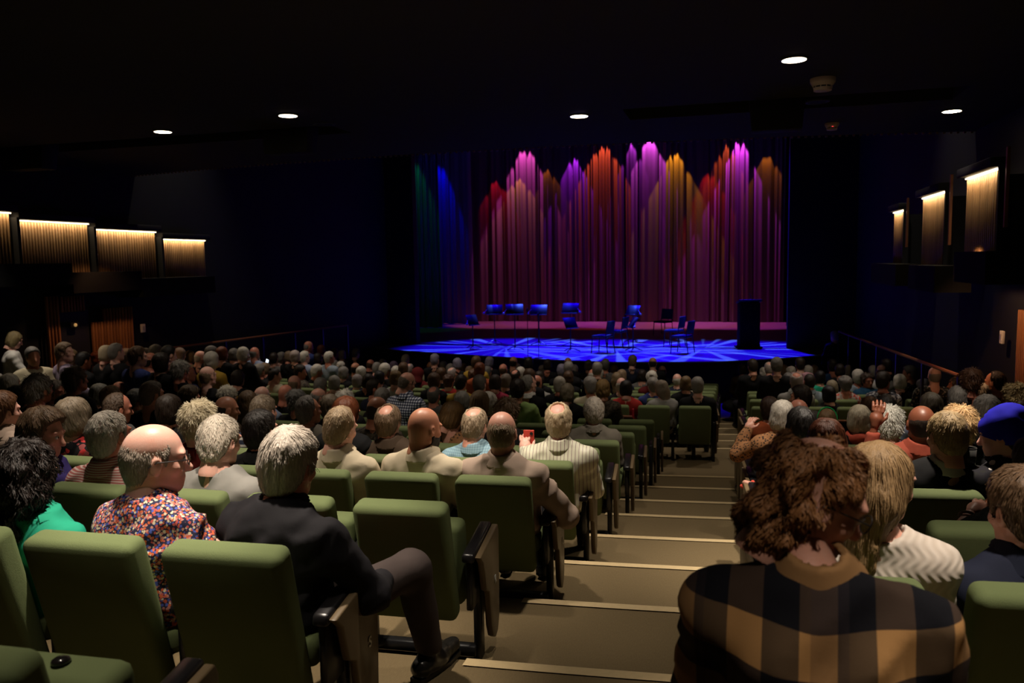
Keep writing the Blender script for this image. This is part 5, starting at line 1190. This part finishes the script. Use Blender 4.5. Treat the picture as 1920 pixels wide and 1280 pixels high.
def shoe2(p): return smax(rc(p, sl2+Vector((0, 0, .05)), sl2+Vector((0, .17, .04)), .046, .036), .004-p[..., 2], .006)
V, F = nets(shoe2, (-.25, .33, -.01), (.0, .72, .14), .012); link('shoe', mesh_np('shoe', V, F, mats=[MATS['shoe']]), s['o'])
# glowing phone
p = P_by('glowing phone'); P = at_y(501, 679, p['y']+.28); t = empty('mobile_phone', P, -.2); tag(t, 'glowing mobile phone held up in the dark left rows', 'phone')
MB().box((0, 0, 0), (.08, .012, .15), Matrix.Rotation(.35, 4, 'Y')).build('case', M_GLOSSBLK, t, bevel=.004); MB().box((0, -.008, 0), (.070, .003, .135), Matrix.Rotation(.35, 4, 'Y')).build('screen', principled('phone_screen', (.6, .7, .9), .3, emis=(.72, .84, 1.0), es=1.6), t)
# coral phone raised by the pinstriped man
p = P_by('pinstriped'); sh, e_, wr = p['arms'][-1]; W = p['o'].matrix_basis @ Vector((wr[0]+.02, wr[1]+.06, wr[2]+.07)); t = empty('mobile_phone', W, p['th']); tag(t, 'red-cased mobile phone held by the man in pinstripes', 'phone')
MB().box((0, 0, 0), (.078, .012, .15)).build('case', principled('red_case', (.62, .06, .04), .4), t, bevel=.004); MB().lathe([(.001, 0), (.012, 0), (.012, .004), (.001, .004)], n=12, M=Matrix.Translation((.02, -.006, .05)) @ Matrix.Rotation(math.pi/2, 4, 'X')).build('camera', M_GLOSSBLK, t)
# ring-shaped cloth round a neck or head, in the frame of its wearer
def ring(p, c, rx, ry, rr, name, mat, rot=(0, 0, 0), arc=(0, 6.2832), n=28, wob=0.0, z2=1.0):
    o = p['o']; loc = local(p, c); R = rotm(*rot); pts = []
    for a in np.linspace(arc[0], arc[1], n):
        q = R @ np.array([rx*math.cos(a), ry*math.sin(a), wob*math.sin(3*a)], np.float32); pts.append(Vector(q)+loc)
    def f(g):
        d = None
        for a, b in zip(pts[:-1], pts[1:]): k = rc(g*f3(1, 1, z2), Vector((a.x, a.y, a.z*z2)), Vector((b.x, b.y, b.z*z2)), rr, rr); d = k if d is None else np.minimum(d, k)
        return d-.006*wob*30*vnoise(g, 26., 2)
    A0 = np.array([list(q) for q in pts]); V, F = nets(f, A0.min(0)-rr*2-.02-(.04 if z2 < 1 else 0), A0.max(0)+rr*2+.02+(.04 if z2 < 1 else 0), max(rr*.5, .006)); return link(name, mesh_np(name, V, F, mats=[mat]), o)
p = P_by('coral scarf'); ring(p, p['H']+np.array([0, -.03, -.165]), .085, .085, .032, 'scarf', cloth_mat((.60, .10, .06)), wob=.012, z2=.7)
p = P_by('green headband'); ring(p, p['H']+np.array([0, -.012, .022]), .092, .112, .008, 'headband', cloth_mat((.02, .40, .10)), (0, -75, 0), n=26)
p = P_by('yellow lanyard'); ring(p, p['H']+np.array([0, -.03, -.15]), .078, .085, .010, 'lanyard', cloth_mat((.65, .40, .02)), (0, -14, 0), z2=.6)
# wristwatch and bare forearm detail
p = P_by('forearm raised'); sh, e_, wr = p['arms'][-1]; c_ = p['o'].matrix_basis @ Vector(tuple(e_+(wr-e_)*.8)); ring(p, np.array(c_), .036, .036, .007, 'wristwatch', principled('watch_metal', (.12, .08, .06), .3, .5, .6), (0, 55, 30), n=16)
# drinking glass at the shoulder of the sandy-haired man
M_GLASS = principled('clear_plastic', (.85, .85, .82), .08, .5); M_GLASS.node_tree.nodes['Principled BSDF'].inputs['Transmission Weight'].default_value = .9
P = at_y(1815, 882, 4.55); t = empty('drinking_glass', P); tag(t, 'clear drinking glass beside the sandy-haired man in black', 'glass')
MB().lathe([(.001, 0), (.030, 0), (.037, .12), (.0355, .12), (.029, .004), (.001, .004)], n=24).build('cup', M_GLASS, t, smooth=True); MB().lathe([(.0365, .118), (.038, .122), (.0365, .124), (.035, .122), (.0365, .118)], n=24).build('rim', M_GLASS, t, smooth=True)
# coral sandal: a crossed leg reaching into the aisle
def sandal_leg(u, v, y):
    P = at_y(u, v, y); return P
P = at_y(1397, 905, 6.2); p = P_by('dark gingham'); pr = [q for q in PEOPLE if q['row'] == 4 and q['x'] > 0]; own = min(pr, key=lambda q: q['x']) if pr else p
toe = P; heel = toe+np.array([.20, -.02, -.06]); ank = heel+np.array([.03, -.02, .08]); knee = ank+np.array([.22, -.05, .25])
o = own['o']; g = [local(own, q) for q in (toe, heel, ank, knee)]
fn = lambda q: smin(smin(rc(q, g[0], g[1], .024, .034), rc(q, g[1], g[2], .034, .036), .02), rc(q, g[2], g[3], .036, .055), .02)
A0 = np.array([list(x) for x in g]); V, F = nets(fn, A0.min(0)-.09, A0.max(0)+.09, .012); link('bare_leg', mesh_np('bare_leg', V, F, mats=[skin_mat(SKINC['f'])]), o)
cor = cloth_mat((.70, .09, .06)); fn2 = lambda q: np.minimum(rc(q-f3(0, 0, -.034), g[0]+(g[0]-g[1])*.12, g[1], .016, .018), np.minimum(rc(q-f3(0, 0, .018), g[0]*.7+g[1]*.3+Vector((0, -.04, 0)), g[0]*.7+g[1]*.3+Vector((0, .04, 0)), .018, .018), rc(q-f3(0, 0, .03), g[1]+Vector((-.02, -.04, 0)), g[1]+Vector((-.02, .04, 0)), .016, .016)))
V, F = nets(fn2, A0.min(0)-.12, A0.max(0)+.12, .009); link('sandal', mesh_np('sandal', V, F, mats=[cor]), o)
# round button on the tipped-up seat nearest the camera (built with its seat below)
build_seats()
near = [s for s in SEATS if s['row'] == -1]
for s_ in near[:1]:
    MB().lathe([(.001, .012), (.012, .011), (.020, .006), (.022, 0), (.001, 0)], n=20, M=Matrix.Translation((.05, .305, .664))).build('button', principled('button_black', (.012, .01, .01), .15, .6), s_['o'], smooth=True)

# ================================================================ labels
ORD = ['zeroth', 'first', 'second', 'third', 'fourth', 'fifth', 'sixth', 'seventh', 'eighth', 'ninth', 'tenth', 'eleventh', 'twelfth', 'thirteenth', 'fourteenth', 'fifteenth', 'sixteenth', 'seventeenth', 'eighteenth', 'nineteenth', 'twentieth', 'twenty-first', 'twenty-second', 'twenty-third', 'twenty-fourth', 'twenty-fifth', 'twenty-sixth', 'twenty-seventh', 'twenty-eighth', 'twenty-ninth', 'thirtieth', 'thirty-first', 'thirty-second', 'thirty-third', 'thirty-fourth']
def rowname(i):
    if i > 40: return 'front row'
    return f'{ORD[27-i]} row from stage' if i >= 20 else (f'{ORD[i+2]} row from camera')
rows = {}
for p in PEOPLE:
    side = 'right' if p['x'] > (.0 if p['row'] < 20 else .35) else 'left'; rows.setdefault((p['row'], side), []).append(p)
for (r, side), L in rows.items():
    L.sort(key=lambda p: abs(p['x']))
    for i, p in enumerate(L):
        lab = p['label'] or f"person, {p['hair']}, {p['top']} top, {rowname(r)}, {ORD[min(i+1, 34)]} {side} of aisle"
        if len(lab.replace('-', ' ').split()) > 15: lab = lab.replace(' top,', ',').replace('with ', '')
        tag(p['o'], lab, 'person', 'seated audience' if 'standing' not in lab else None)
for s_ in SEATS:
    side = 'left' if s_['blk'] == 'L' else 'right'
    lab = f"green upholstered theatre seat, {rowname(s_['row'])}, {ORD[s_['num']]} {side} of aisle"
    if s_['letter']: lab = f"green aisle seat whose dark end panel bears the white letter {s_['letter']}"
    if s_['row'] == -1: lab = 'tipped-up green seat with a black button in the bottom left corner' if s_['num'] == 1 else 'tipped-up green seat left of the one with a black button'
    tag(s_['o'], lab, 'seat', 'green theatre seats')
print('people', len(PEOPLE), 'seats', len(SEATS), 'time', round(time.time()-T0, 1), 'tris', NPOLY[0])
